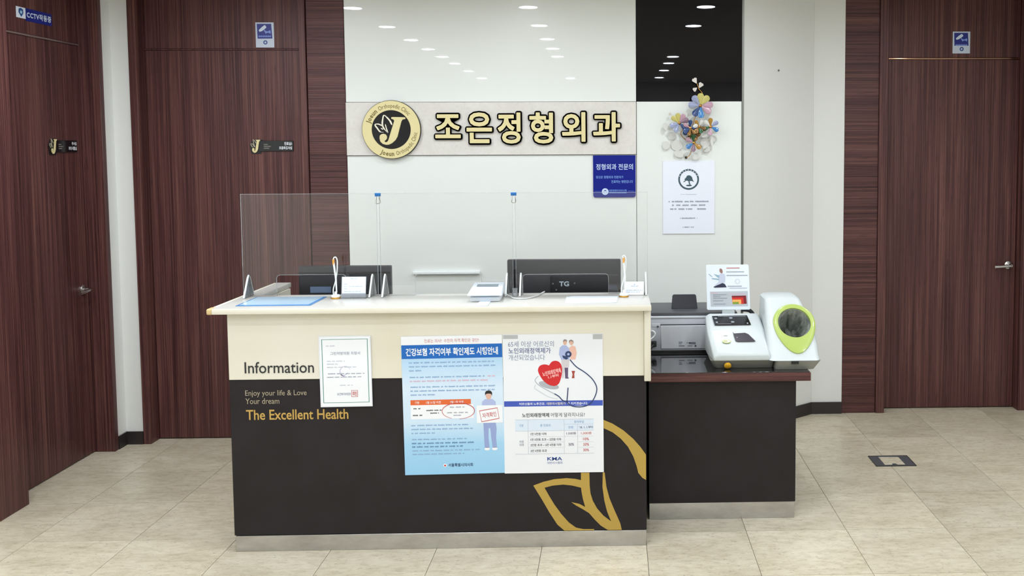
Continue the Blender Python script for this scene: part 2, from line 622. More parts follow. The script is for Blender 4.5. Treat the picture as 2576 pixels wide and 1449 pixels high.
# door_1: left side wall, recessed
d1 = sroot('door_1', (-2.93, 4.78, 0), 'dark wood door in the left side wall with a lever handle')
B(-2.965, -2.915, 4.402, 5.163, .006, 2.262).build('door_leaf', WOOD_L, d1, bevel=.002, seg=1)
B(-2.965, -2.915, 4.402, 5.163, 2.272, CH).build('transom_panel', WOOD_L, d1, bevel=.002, seg=1)
B(-2.965, -2.906, 4.402, 5.163, 2.2625, 2.2715).build('gap_strip', mat('bright_strip', '#e0d6d2', .38, metal=1), d1, bevel=.004, seg=4)
fr1 = B(-2.968, -2.805, 5.166, 5.204, 0, CH).build('door_frame', WOOD_F, d1, bevel=.002, seg=1)
B(-2.968, -2.805, 4.19, 4.399, 0, CH).build('door_frame', WOOD_F, d1, bevel=.002, seg=1)
LF = Fr((-2.915, 0, 0), (0, 1, 0), (0, 0, 1), (1, 0, 0))
lever(Fr((-2.915, 5.108, .93), (0, 1, 0), (0, 0, 1), (1, 0, 0)), d1, -1)
# door_2: left part of the back wall
d2_ = sroot('door_2', (-2.21, 5.40, 0), 'dark wood door behind the counter with a room sign')
B(-2.664, -1.786, 5.387, 5.43, .006, 2.262).build('door_leaf', WOOD, d2_, bevel=.002, seg=1)
B(-2.664, -1.786, 5.387, 5.43, 2.270, CH).build('transom_panel', WOOD, d2_, bevel=.002, seg=1)
B(-2.664, -1.786, 5.383, 5.43, 2.2632, 2.269).build('gap_strip', WOOD_F, d2_)
B(-2.711, -2.667, 5.292, 5.45, 0, CH).build('door_frame', WOOD_F, d2_, bevel=.002, seg=1)
B(-1.783, -1.746, 5.355, 5.45, 0, CH).build('door_frame', WOOD_F, d2_, bevel=.002, seg=1)
# door_3: right
d3 = sroot('door_3', (2.16, 5.85, 0), 'dark wood door on the right with a lever handle')
B(1.7265, 2.5935, 5.84, 5.885, .006, 2.246).build('door_leaf', WOOD, d3, bevel=.002, seg=1)
B(1.7265, 2.5935, 5.84, 5.885, 2.257, CH).build('transom_panel', WOOD, d3, bevel=.002, seg=1)
B(1.7265, 2.5935, 5.834, 5.885, 2.247, 2.256).build('gap_strip', STRIP, d3, bevel=.002, seg=2)
B(1.669, 1.724, 5.742, 5.895, 0, CH).build('door_frame', WOOD_F, d3, bevel=.002, seg=1)
B(2.596, 2.699, 5.762, 5.895, 0, CH).build('door_frame', WOOD_F, d3, bevel=.002, seg=1)
lever(Fr((2.548, 5.84, .932)), d3, -1)

# ------------------------------------------------------------------ ceiling downlights
LENS = mat('downlight_lens', '#eff6ff', .5, emit=LAMP)
MATS['downlight_lens'].node_tree.nodes['Principled BSDF'].inputs['Base Color'].default_value = (.8, .8, .8, 1)
RIM = mat('downlight_rim', '#e8e8e6', .4)
rim_me = MB().ring(0, 0, .062, .078, CH - .006, CH, 28).mesh('rim', Vector((0, 0, CH - .006)), False, 0, 1)
rim_me.materials.append(RIM)
lens_me = MB().add([(.062 * math.cos(i * math.pi / 8), -.062 * math.sin(i * math.pi / 8), CH - .003) for i in range(16)], [tuple(range(16))]).mesh('lens', Vector((0, 0, CH - .006)), 'flatprint', 0, 1)
lens_me.materials.append(LENS)
ROWS = {-2.35: [3.95, 3.0], -1.75: [4.36, 3.40, 2.53, 1.78, 1.05, .30, -.70, -1.85],  # leftmost pair: unseen lights added to brighten the left wall and floor
        -.56: [4.40, 3.47, 2.58, 1.82, 1.07, -1.90],
        .64: [4.42, 3.45, 1.03, .30, -.66, -1.80],
        1.83: [4.40, 3.46, 2.55, 1.80, 1.04, .30, -1.80]}
for lx, ys in ROWS.items():
    for i, ly in enumerate(ys):
        nth = ['top', 'second', 'third', 'fourth', 'fifth', 'sixth', 'seventh', 'eighth'][i]
        where = {-1.75: f'{nth} reflection of the left row on the white glass', -.56: f'{nth} reflection of the right row on the white glass',
                 .64: f'{nth} reflection of the row on the black glass'}.get(lx)
        lab = f'round ceiling downlight seen as the {where}' if where else (['added unseen ceiling downlight just before the left side door', 'added unseen ceiling downlight one step out from the left side door'][i] if lx < 0 else f'round ceiling downlight, {nth if i else "first"} out from the right door')
        t = thing('downlight', lab, 'downlight', (lx, ly, CH - .006), 'recessed ceiling downlights')
        for nm, me in (('rim', rim_me), ('lens', lens_me)):
            o = bpy.data.objects.new(nm, me)
            o.parent = t
            COL.objects.link(o)

# ------------------------------------------------------------------ reception counter
cx0, cx1 = -1.60, .138
ct = thing('reception_counter', 'cream and charcoal reception counter with posters on its front', 'counter', ((cx0 + cx1) / 2, 4.1, 0))
B(cx0, cx1, YC + .012, 4.10, .068, 1.0175).build('carcass', DARKLAM, ct)
B(cx0 - .001, .129, YC, YC + .0118, .735, 1.0175).build('upper_front_panel', CREAM, ct, bevel=.0015, seg=1, label='cream upper front panel')
B(cx0 - .001, cx1, YC + .003, YC + .0118, .069, .7335).build('lower_front_panel', DARKLAM, ct, bevel=.001, seg=1, label='charcoal lower front panel')
B(cx0 + .004, cx1 - .002, YC + .001, 4.09, 0, .0675).build('kick_plate', STEEL, ct, bevel=.001, seg=1, label='brushed steel kick plate')
B(.1295, .1575, YC - .014, 4.14, .714, 1.0175).build('end_panel', CREAM, ct, bevel=.003, seg=2, label='cream end panel')
B(cx0 - .0015, cx0 + .03, 4.10, 4.50, 0, 1.0175).build('return_panel', CREAM, ct)
B(cx0 + .031, cx1 + .01, 4.101, 4.78, .70, .73).build('inner_desk', CREAM, ct, label='lower inner desk for the monitors')
B(cx1 - .02, cx1 + .01, 4.101, 4.78, 0, .6995).build('desk_leg_panel', DARKLAM, ct)
B(cx0 + .031, cx0 + .06, 4.501, 4.78, 0, .6995).build('desk_leg_panel', DARKLAM, ct)
FC = Fr((0, YC, 0))
MB(FC).text('Information', -1.535, -1.249, .7625, .8105, .0006, .0016, off=.004).build('lettering', INK, ct, label='black Information lettering')
FD = Fr((0, YC + .003, 0))
MB(FD).text('Enjoy your life & Love', -1.537, -1.283, .660, .690, .0006, .0014).build('lettering', SILT, ct, label='pale gold lettering')
MB(FD).text('Your dream', -1.537, -1.397, .632, .656, .0006, .0014).build('lettering', SILT, ct, label='pale gold lettering')
MB(FD).text('The Excellent Health', -1.536, -1.112, .564, .607, .0006, .0016, off=.012).build('lettering', GOLDT, ct, label='bold gold lettering')
# the large gold leaf emblem
def em(pts):
    return [((1300 + x / 4.392 - 1300) * .0016575 - .4045, .591 - y / 4.392 * .001722) for x, y in pts]
arc = [(880, 80), (965, 115), (1060, 155), (1180, 230), (1290, 325), (1370, 415), (1432, 500), (1432, 780), (1390, 755), (1345, 700), (1325, 620), (1290, 520), (1230, 410), (1150, 320), (1060, 250), (965, 205), (880, 180)]
leaf = [(165, 825), (280, 785), (400, 758), (540, 748), (640, 758), (700, 772), (700, 690), (795, 690), (797, 830), (806, 920), (830, 1000), (880, 1090), (950, 1170), (1036, 1235),
        (990, 1120), (960, 1000), (941, 850), (945, 690), (966, 690), (985, 850), (1020, 980), (1070, 1100), (1110, 1190), (1140, 1260), (1155, 1330), (1000, 1330),
        (920, 1280), (850, 1210), (790, 1140), (720, 1095), (640, 1050), (590, 1015), (680, 1035), (745, 1070), (720, 980), (705, 900), (700, 855), (600, 830), (500, 818), (380, 828), (290, 850),
        (340, 940), (400, 1040), (480, 1150), (560, 1240), (640, 1298), (720, 1316), (845, 1318), (845, 1330), (510, 1330), (430, 1260), (340, 1120), (260, 980)]
LP = em(leaf)
AP = [(min(a, .1375), b) for a, b in em(arc)]
MB(FD).poly(AP, .0005, .0022).build('leaf_emblem', GOLDV, ct, label='gold curved stroke of the leaf emblem')
MB(FD).poly(LP, .0005, .0022).build('leaf_emblem', GOLDV, ct, label='gold leaf emblem')

tp = thing('reception_worktop', 'white laminate counter top with a return along its left end', 'counter top', (-.75, 4.0, 1.018))
MB().poly([(-1.645, 3.795), (.158, 3.795), (.158, 4.142), (-1.578, 4.142), (-1.578, 4.535), (-1.645, 4.535)], 1.018, 1.042).build('top_slab', SLAB, tp, bevel=.003, seg=2)
B(-1.646, .159, 3.787, 3.7949, 1.0175, 1.0405).build('edge_band', CREAM, tp, bevel=.003, seg=2)
B(-1.668, -1.6455, 3.788, 3.84, 1.016, 1.041).build('end_cap', YELLOWED, tp, bevel=.006, seg=3, label='yellowed worn corner cap')
B(-1.662, -1.6455, 3.841, 4.535, 1.018, 1.041).build('edge_band', CREAM, tp, bevel=.003, seg=2)
TZ = 1.042

# ------------------------------------------------------------------ posters on the counter front
def poster(name, label, cat, x, z, w, h, k, rot, m, y=YC - .0007, thick=.0012, bev=0):
    c, s_ = math.cos(rot), math.sin(rot)
    F = Fr((x, y, z), (c, 0, s_), (-s_, 0, c), (0, -1, 0), k)
    F2 = Fr((x, y, z), (c, 0, s_), (s_, 0, -c), (0, -1, 0), k)   # b counted downwards
    t = thing(name, label, cat, (x + w * k / 2, y, z - h * k))
    MB(F).box(0, w, -h, 0, 0, thick).build('sheet', m, t)
    return t, F
def U(*v):
    return v

GRADP = mat('poster_pale_blue', '#bcd6ee', .35, coat=.2)
_k = N(GRADP)
_tc = _k.n('ShaderNodeTexCoord')
_sx = _k.n('ShaderNodeSeparateXYZ')
_k.l(_tc.outputs['Generated'], _sx.inputs[0])
_k.base(_k.ramp(_sx.outputs[2], [(.0, '#8fc4e8'), (.22, '#9dcbea'), (.38, '#c6dcef'), (.62, '#cfe0f1'), (.85, '#a9cdea')]))
p1, F = poster('health_insurance_poster', 'pale blue health insurance poster with a dark blue title band', 'poster', -.886, .9115, 252, 354, .001668, .0105, GRADP)
def T(F, name, m, t, body, a0, a1, b0, b1, off=0.0, c=.0016, rot=0):
    return MB(F).text(body, a0, a1, -b1, -b0, c, off=off, rot=rot).build(name, m, t, smooth='flatprint')
def Rr(F, name, m, t, a0, a1, b0, b1, c=.0014):
    return MB(F).quad(a0, a1, -b1, -b0, c).build(name, m, t, smooth='flatprint')
def PB(F, name, m, t, rows, h=3.2, seed=1, c=.0016):
    return MB(F).bars([(a0, a1, -b) for a0, a1, b in rows], c, h, seed).build(name, m, t, smooth='flatprint')
Rr(F, 'header_strip', PWHITE, p1, 0, 252, 0, 22)
Rr(F, 'title_band', SKYBLUE, p1, .5, 251.5, 22, 57)
T(F, 'headline', REDINK, p1, '진료는 의사!  수진자 자격 확인은 공단!', 58, 194, 7.5, 17)
T(F, 'title', PWHITE, p1, '건강보험 자격여부 확인제도 시행안내', 11, 241, 30, 50, off=.025)
PB(F, 'fine_print', BLUEINK, p1, [(18, 234, 67), (18, 234, 77), (18, 51, 87), (19, 212, 104), (20, 234, 129), (20, 234, 139), (20, 82, 149)], 4.0, 3)
PB(F, 'fine_print', PINKINK, p1, [(214, 234, 104), (19, 216, 114)], 4.0, 4)
Rr(F, 'table_body', PWHITE, p1, 19, 176, 175, 211)
Rr(F, 'table_head', ORANGE, p1, 19, 170, 162, 175, .0015)
for a0, a1, s_ in ((30, 41, '구분'), (58, 95, '1월 31일 이전'), (118, 152, '7월 1일 이후')):
    T(F, 'table_text', PWHITE, p1, s_, a0, a1, 165.5, 172, off=.01, c=.0018)
PB(F, 'table_text', INK, p1, [(26, 45, 184), (24, 48, 201), (58, 96, 189), (68, 90, 196)], 3.4, 8)
PB(F, 'table_text', GREYINK, p1, [(117, 154, 182), (110, 162, 196), (126, 146, 203)], 3.2, 9)
el = [(138 + 40 * math.cos(t) * 1 + 8 * math.sin(t), -(192 + 20 * math.sin(t) - 4 * math.cos(t))) for t in [2.2 + i * .2 for i in range(30)]]
MB(F).stroke(el, [.8 + 1.2 * abs(math.sin(i * .11)) for i in range(30)], .0018, .0019).build('hand_drawn_ring', REDINK, p1)
PB(F, 'fine_print', BLUEINK, p1, [(19, 162, 227), (19, 178, 237), (19, 78, 247), (20, 162, 263), (20, 190, 292), (20, 150, 301)], 3.8, 11)
PB(F, 'fine_print', mat('strong_blue_ink', '#6389b4', .6), p1, [(19, 175, 273), (20, 150, 282)], 4.4, 12)
# printed man holding a card
MB(F).poly([(198, -170), (206, -163), (224, -163), (232, -170), (233, -190), (197, -190)], .0014, .0015).build('printed_shirt', SHIRT, p1)
MB(F).ell(215, -155, 7, 9.5, .0015, .0016).build('printed_face', SKIN, p1)
MB(F).poly([(206.5, -154), (206, -147), (209, -142.5), (215, -141), (221, -142.5), (224, -147), (223.5, -155), (221, -150), (215, -149), (209, -150)], .0016, .0017).build('printed_hair', HAIR, p1)
MB(F).poly([(200, -222), (231, -222), (233, -240), (231, -262), (233, -288), (222, -288), (219, -262), (217, -238), (213, -238), (212, -262), (214, -288), (202, -288), (201, -262)], .0014, .0015).build('printed_jeans', DENIM, p1)
MB(F).ell(208, -291, 7, 4, .0014, .0015).ell(227, -291, 7, 4, .0014, .0015).build('printed_shoes', PWHITE, p1)
Rr(F, 'printed_card', PWHITE, p1, 184, 249, 179, 224, .0018)
MB(F).stroke([(191, -193), (236, -186), (240, -213), (196, -221)], 2, .0019, .002, True).build('stamp_frame', REDINK, p1)
T(F, 'stamp_text', REDINK, p1, '자격확인', 198, 233, 197, 210, off=.01, c=.002, rot=.13)
MB(F).ell(101, -331, 4.2, 4.2, .0014, .0015).build('association_mark', PWHITE, p1)
MB(F).ell(101, -331.5, 2.4, 2.2, .0016, .0017).build('association_mark', RED, p1)
T(F, 'association_name', DKBLUE, p1, '서울특별시의사회', 109, 171, 326, 335, off=.02)

WPOST = mat('poster_white', '#e4e7ed', .35, coat=.2)
p2, F = poster('senior_care_poster', 'white poster with a red heart, a stethoscope and a price table', 'poster', -.4625, .916, 251, 356, .001667, .0015, WPOST, y=YC - .0009)
HINK = mat('title_slate_ink', '#7782a0', .6)
T(F, 'title', HINK, p2, '65세 이상 어르신의', 13, 128, 17, 32)
T(F, 'title', mat('title_blue_ink', '#5a6390', .6), p2, '노인외래정액제가', 14, 120, 34, 49, off=.012)
T(F, 'title', HINK, p2, '개선되었습니다', 14, 105, 51, 66)
def z4(pts):
    return [(x / 7.246 - 10, -(y / 7.246 - 12)) for x, y in pts]
MB(F).poly(z4([(1130, 560), (1280, 560), (1270, 700), (1250, 720), (1240, 880), (1205, 880), (1190, 720), (1170, 900), (1140, 900)]), .0014, .0015).build('printed_trousers', KHAKI, p2)
MB(F).poly(z4([(1190, 710), (1255, 710), (1250, 880), (1270, 910), (1200, 910)]), .0016, .0017).build('printed_skirt', PURPLE, p2)
MB(F).poly(z4([(1270, 350), (1330, 300), (1390, 320), (1415, 440), (1390, 560), (1300, 560)]), .0014, .0015).build('printed_cardigan', PEACH, p2)
MB(F).poly(z4([(1090, 460), (1105, 340), (1160, 290), (1230, 300), (1280, 360), (1290, 450), (1280, 560), (1130, 560)]), .0015, .0016).build('printed_sweater', SHIRT, p2)
MB(F).ell(*z4([(1203, 245)])[0], 4.6, 6.5, .0015, .0016).ell(*z4([(1318, 250)])[0], 4.6, 6.2, .0015, .0016).build('printed_face', SKIN, p2)
MB(F).poly(z4([(1165, 240), (1175, 195), (1205, 182), (1238, 200), (1243, 230), (1205, 212)]), .0017, .0018).poly(z4([(1272, 260), (1280, 205), (1320, 190), (1355, 215), (1360, 270), (1340, 225), (1300, 220)]), .0017, .0018).build('printed_hair', mat('printed_grey_hair', '#8a7f7a', .6), p2)
MB(F).poly(z4([(1318, 770), (1382, 770), (1365, 830), (1370, 905), (1318, 905), (1335, 840)]), .0015, .0016).build('printed_cup', mat('printed_brick_red', '#a04438', .6), p2)
tube1 = z4([(1290, 560), (1400, 690), (1560, 800), (1690, 920), (1765, 1050), (1770, 1160), (1720, 1290), (1640, 1390), (1520, 1435), (1380, 1435), (1290, 1405), (1232, 1340), (1240, 1200), (1250, 1080)])
def smooth(pts, n=5):
    out = []
    for i in range(len(pts) - 1):
        p0, p1_, p2_, p3 = pts[max(i - 1, 0)], pts[i], pts[i + 1], pts[min(i + 2, len(pts) - 1)]
        for j in range(n):
            t = j / n
            out.append(tuple(.5 * ((2 * b) + (c - a) * t + (2 * a - 5 * b + 4 * c - d) * t * t + (-a + 3 * b - 3 * c + d) * t ** 3) for a, b, c, d in zip(p0, p1_, p2_, p3)))
    return out + [tuple(pts[-1])]
SHW = mat('printed_soft_shadow', '#a9abb4', .6)
MB(F).ell(*z4([(900, 1030)])[0], 26, 9, .00135, .00145, rot=-.25).build('printed_heart_shadow', SHW, p2)
HT = smooth(z4([(905, 665), (960, 595), (1040, 580), (1110, 620), (1145, 720), (1135, 850), (1095, 980), (1050, 1030), (980, 1045), (880, 1010), (790, 930), (725, 820), (705, 740), (740, 670), (810, 645), (870, 650), (905, 665)]), 3)[:-1]
MB(F).poly(HT, .0015, .0017).build('printed_heart', RED, p2, label='red printed heart')
T(F, 'heart_text', mat('heart_pink_ink', '#efb9b5', .6), p2, '노인외래정액제', 98, 145, 91, 103, off=.03, c=.002, rot=.22)
T(F, 'heart_text', MATS['heart_pink_ink'], p2, '1.1부터', 112, 139, 103, 111, off=.03, c=.002, rot=.22)
Rr(F, 'slogan_band', BANDBLUE, p2, 1, 250, 170, 184, .0014)
T(F, 'slogan', PWHITE, p2, '어르신들의 노후건강,', 39, 104, 174, 181, off=.015, c=.0016)
T(F, 'slogan', mat('slogan_cream', '#d8d2bd', .6), p2, '대한의사협회가', 108, 156, 174, 181, off=.015, c=.0016)
T(F, 'slogan', PWHITE, p2, '꼭 지키겠습니다.', 160, 212, 174, 181, off=.015, c=.0016)
MB(F).stroke(smooth(tube1), 2.6, .0019, .0021).build('printed_stethoscope', DKBLUE, p2)
MB(F).stroke(smooth(z4([(1232, 1335), (1150, 1315), (1080, 1240), (1000, 1190)])), 2.6, .0019, .0021).build('printed_stethoscope', DKBLUE, p2)
MB(F).stroke(smooth(z4([(1000, 1190), (850, 1110), (700, 1010), (650, 930), (710, 860)])), 1.2, .0018, .0019).build('printed_stethoscope_arm', GREYINK, p2)
MB(F).stroke(smooth(z4([(1060, 1290), (900, 1250), (750, 1160), (640, 1080), (660, 1020)])), 1.2, .0014, .0015).build('printed_stethoscope_arm', LGREYINK, p2)
MB(F).ring(*z4([(1262, 460)])[0], 3.2, 8, .0019, .0021, 24).build('printed_chest_piece', DKBLUE, p2)
MB(F).poly(z4([(1150, 480), (1230, 500), (1260, 540), (1220, 560), (1165, 530)]), .0018, .002).build('printed_hand_shadow', DKBLUE, p2)
T(F, 'question', INK, p2, '노인외래정액제', 46, 114, 201, 212, off=.02)
T(F, 'question', INK, p2, '어떻게 달라지나요?', 118, 204, 201, 212)
Rr(F, 'table_head', LBLUEINK, p2, 28, 226, 218, 247, .0014)
gl = MB(F)
for a0, a1, b0, b1 in ((28, 226, 217.6, 218.4), (28, 226, 246.7, 247.4), (28, 226, 306, 306.9), (60, 60.8, 218, 306), (151, 151.8, 218, 306), (185, 185.8, 231, 306), (151, 226, 230.6, 231.2), (62, 150, 262, 262.5), (62, 150, 276.5, 277), (62, 150, 290.5, 291), (187, 226, 262, 262.5), (187, 226, 276.5, 277), (187, 226, 290.5, 291), (152, 185, 262, 262.5)):
    gl.quad(a0, a1, -b1, -b0, .0016)
gl.build('table_lines', LGREYINK, p2, smooth='flatprint')
for s_, a0, a1, b, m in (('구분', 38, 49, 233, BLUEINK), ('총 진료비', 91, 117, 233, BLUEINK), ('환자부담', 177, 202, 225, BLUEINK), ('현행', 162, 174, 239, BLUEINK), ("'18. 1. 1.부터", 189, 224, 239, DKBLUE),
                         ('1만 5천원 이하', 66, 107, 255, INK), ('1만 5천원 초과 ~ 2만원 이하', 66, 144, 269.5, INK), ('2만원 초과 ~ 2만 5천원 이하', 66, 144, 283.5, INK), ('2만 5천원 초과', 66, 107, 298.5, INK),
                         ('1,500원', 157, 181, 254.5, PURPLE), ('30%', 162, 176, 283, PURPLE), ('1,500원', 194, 220, 254.5, REDINK), ('10%', 199, 214, 269.5, REDINK), ('20%', 199, 214, 283.5, REDINK), ('30%', 199, 214, 298, REDINK), ('의원', 38, 49, 274.5, GREYINK), ('외래', 38, 49, 282.5, GREYINK)):
    T(F, 'table_text', m, p2, s_, a0, a1, b - 3.4, b + 3.4, off=.01, c=.0017)
T(F, 'association_mark', mat('kma_blue', '#2b4a94', .5), p2, 'KMA', 108, 146, 315, 324, off=.02)
T(F, 'association_name', MATS['kma_blue'], p2, '대한의사협회', 108, 146, 327, 333)
TAPE = thin_glass('matte_tape', '#f4f4f2', 1.3, .3, .25)
MB(F).quad(1, 38, -11, -1, .0019).build('tape', TAPE, p2, smooth='flatprint')
MB(F).quad(226, 250, -14, -1, .0019).build('tape', TAPE, p2, smooth='flatprint')

HOLD = mat('certificate_sleeve', '#dfe3ea', .25, coat=.4)
ce, F = poster('framed_certificate', 'small white certificate with a green border and a red seal', 'certificate', -1.2255, .9155, 129, 179, .001665, .0075, HOLD, y=YC - .0007, thick=.006)
c_ = .0065
MB(F).quad(3, 127, -176, -2, .0061).build('paper', PWHITE, ce, smooth='flatprint')
MB(F).stroke([(8, -7.5), (121, -7.5), (121, -168), (8, -168)], 2.2, .0062, .0064, True).build('printed_border', TEALINK, ce)
T(F, 'title', GREYINK, ce, '그린처방의원 지정서', 28, 102, 39, 47, off=.015, c=c_)
PB(F, 'fine_print', LGREYINK, ce, [(18, 40, 24), (19, 64, 62.5), (19, 46, 70), (19, 92, 78), (50, 82, 124)], 2.4, 21, c_)
PB(F, 'fine_print', GREYINK, ce, [(21, 112, 94.5), (18, 104, 103)], 2.6, 22, c_)
MB(F).stroke([(64 + 13 * math.cos(t), -89 + 13 * math.sin(t)) for t in [.4 + i * .2 for i in range(22)]], [.6 + i * .1 for i in range(22)], .0062, .0063).build('watermark', VIOINK, ce)
MB(F).stroke(smooth([(52, -97), (60, -99), (66, -96), (70, -93)]), 2, .0062, .0063).build('watermark', VIOINK, ce)
T(F, 'minister_name', GREYINK, ce, '보건복지부장관', 42, 76, 143, 150, off=.02, c=c_)
MB(F).stroke([(78, -137.5), (93, -137.5), (93, -153.5), (78, -153.5)], 1.4, .0065, .0066, True).build('seal', REDINK, ce, label='red square seal')
T(F, 'seal_text', REDINK, ce, '의인', 80, 91, 140, 151, off=.03, c=.0067)

# ------------------------------------------------------------------ clinic sign on the back wall
FS = Fr((0, YW - .012, 0))
lg = thing('clinic_emblem', 'round gold emblem with a letter J and leaves on a black disc', 'sign', (-1.2625, YW - .02, 1.638))
LC = (-1.2625, 1.8045)
MB(FS).ell(*LC, .1675, .1675, .0005, .016, 72).build('backing_disc', BLACK, lg, bevel=.001, seg=1)
MB(FS).ring(*LC, .111, .1645, .0162, .0205, 72).build('gold_ring', GOLDL, lg)
MB(FS).ell(*LC, .1105, .1105, .0162, .0175, 64).build('inner_disc', BLACKG, lg)
def z7(pts):
    return [(LC[0] + (x - 685) / 7.156 * .002325, LC[1] - (y - 618) / 7.156 * .002325) for x, y in pts]
MB(FS).poly(z7([(690, 402), (715, 397), (920, 402), (940, 412), (935, 435), (890, 442), (868, 475), (795, 740), (760, 800), (700, 855), (640, 884), (590, 886), (530, 868), (490, 825), (478, 770), (482, 725), (510, 698), (550, 690), (590, 702), (610, 735), (610, 770), (590, 800), (565, 818), (572, 836), (600, 838), (628, 812), (742, 462), (725, 440), (690, 428)]), .0176, .023).build('letter_j', GOLDL, lg, bevel=.0008, seg=1)
lm = MB(FS)
for pts, w in (([(625, 675), (560, 600), (532, 530), (540, 440), (562, 365), (620, 410), (670, 470), (700, 535)], [10, 24, 26, 22, 16, 24, 28, 12]), ([(622, 672), (602, 600), (582, 520)], [22, 16, 3]),
               ([(548, 663), (490, 655), (440, 590), (402, 530), (460, 520), (525, 548)], [6, 22, 24, 16, 20, 20]), ([(540, 615), (505, 588)], [16, 3])):
    q = z7(pts)
    lm.stroke(smooth(q, 3), [w[min(int(i / 3), len(w) - 1)] * .000325 for i in range(len(smooth(q, 3)))], .0176, .0215)
lm.build('leaf_pair', mat('emblem_leaf', '#e9e4cf', .5), lg)
def arctext(body, a_start, a_end, r, size, inward, off):
    """letters set one by one along the ring"""
    adv, x = [], 0
    for ch in body:
        if ch == ' ':
            adv.append((ch, x, .22, None)); x += .3; continue
        vs, fs = textmesh(ch, off, 2)
        x0, x1 = min(v.x for v in vs), max(v.x for v in vs)
        adv.append((ch, x, x1 - x0, ([(v.x - x0, v.y) for v in vs], fs))); x += x1 - x0 + .1
    mb = MB(FS)
    for ch, xs, wd, g in adv:
        if g is None:
            continue
        t = (xs + wd / 2) / x
        a = a_start + (a_end - a_start) * t
        pts = []
        for vx, vy in g[0]:
            lx, ly = (vx - wd / 2) * abs(a_end - a_start) * r / x, (vy - .35) * size
            if inward:   # bottom text, upright with baseline outwards
                rr = r - ly
                aa = a + lx / r
            else:
                rr = r + ly
                aa = a - lx / r
            pts.append((LC[0] + rr * math.cos(aa), LC[1] + rr * math.sin(aa), .0209))
        mb.add(pts, g[1])
    return mb
D = math.radians
arctext('Joeun', D(164), D(126), .1365, .036, False, .03).build('ring_lettering', OLIVE, lg, smooth='flatprint', label='olive Joeun lettering')
arctext('Orthopedic Clinic', D(121), D(38), .1365, .034, False, .006).build('ring_lettering', OLIVE, lg, smooth='flatprint', label='olive Orthopedic Clinic lettering')
arctext('Joeun', D(244), D(277), .1375, .036, True, .03).build('ring_lettering', OLIVE, lg, smooth='flatprint', label='olive Joeun lettering')
arctext('Orthopedic Clinic', D(281), D(354), .1375, .034, True, .006).build('ring_lettering', OLIVE, lg, smooth='flatprint', label='olive Orthopedic Clinic lettering')

NTH = ['first', 'second', 'third', 'fourth', 'fifth', 'last']
for ch, nth, (a0, a1, b0, b1) in zip('조은정형외과', NTH, ((-1.013, -.868, 1.754, 1.891), (-.834, -.689, 1.725, 1.901), (-.656, -.525, 1.722, 1.9), (-.474, -.338, 1.722, 1.9), (-.288, -.153, 1.731, 1.901), (-.109, .046, 1.732, 1.901))):
    t = thing('sign_letter', f'gold and black raised letter {ch}, {nth} of the row on the stone strip', 'sign letter', ((a0 + a1) / 2, YW - .02, b0 - .01), 'gold clinic name letters')
    e = .0095
    bk = MB(FS)
    for i in range(14):
        da, db = e * math.cos(i * math.pi / 7), e * math.sin(i * math.pi / 7)
        bk.text(ch, a0 + da, a1 + da, b0 + db, b1 + db, .0005, .012, off=.018, res=3)
    bk.build('backing', BLACK, t)
    fc = MB(FS)
    for i in range(6):
        da, db = .0022 * math.cos(i * math.pi / 3), .0022 * math.sin(i * math.pi / 3)
        fc.text(ch, a0 + .002 + da, a1 - .002 + da, b0 + .002 + db, b1 - .002 + db, .0122, .0185 - i * .00002, off=.014, res=3)
    fc.build('face', GOLDL, t)

# ------------------------------------------------------------------ things on the back wall
bp = thing('specialist_plaque', 'square navy blue plaque under the right end of the stone strip', 'plaque', (.012, YW, 1.408))
FB = Fr((0, YW, 0))
MB(FB).poly([(-.111, 1.652), (.135, 1.652), (.135, 1.42), (.132, 1.412), (.124, 1.408), (-.10, 1.408), (-.108, 1.412), (-.111, 1.42)], .0005, .009).build('plate', NAVY, bp, bevel=.0008, seg=1)
PLT = mat('plaque_pale_ink', '#c5d6f0', .5)
MB(FB).text('정형외과 전문의', -.094, .120, 1.568, 1.603, .0096, off=.012).build('title', PLT, bp, smooth='flatprint')
PL2 = mat('plaque_blue_ink', '#7fa6e6', .5)
MB(FB).text('당신은 정형외과 전문의가', -.094, .064, 1.518, 1.534, .0096, off=.01).build('subtitle', PL2, bp, smooth='flatprint')
MB(FB).text('진료하는 병원입니다', -.006, .120, 1.491, 1.508, .0096, off=.01).build('subtitle', PL2, bp, smooth='flatprint')
MB(FB).ring(-.042, 1.442, .009, .0195, .0094, .0097, 28).build('association_mark', PLT, bp)
MB(FB).poly([(-.052, 1.446), (-.045, 1.447), (-.042, 1.443), (-.039, 1.447), (-.032, 1.446), (-.037, 1.436), (-.042, 1.43), (-.047, 1.436)], .0094, .0097).build('association_mark', PLT, bp)
MB(FB).text('대한정형외과의사회', -.020, .082, 1.441, 1.454, .0096, off=.01).build('association_name', PL2, bp, smooth='flatprint')
MB(FB).quad(-.020, .082, 1.433, 1.436, .0096).build('association_rule', PL2, bp, smooth='flatprint')
MB(FB).quad(-.104, -.068, 1.4435, 1.4445, .0096).quad(.090, .126, 1.4445, 1.4455, .0096).build('association_rule', PL2, bp, smooth='flatprint')

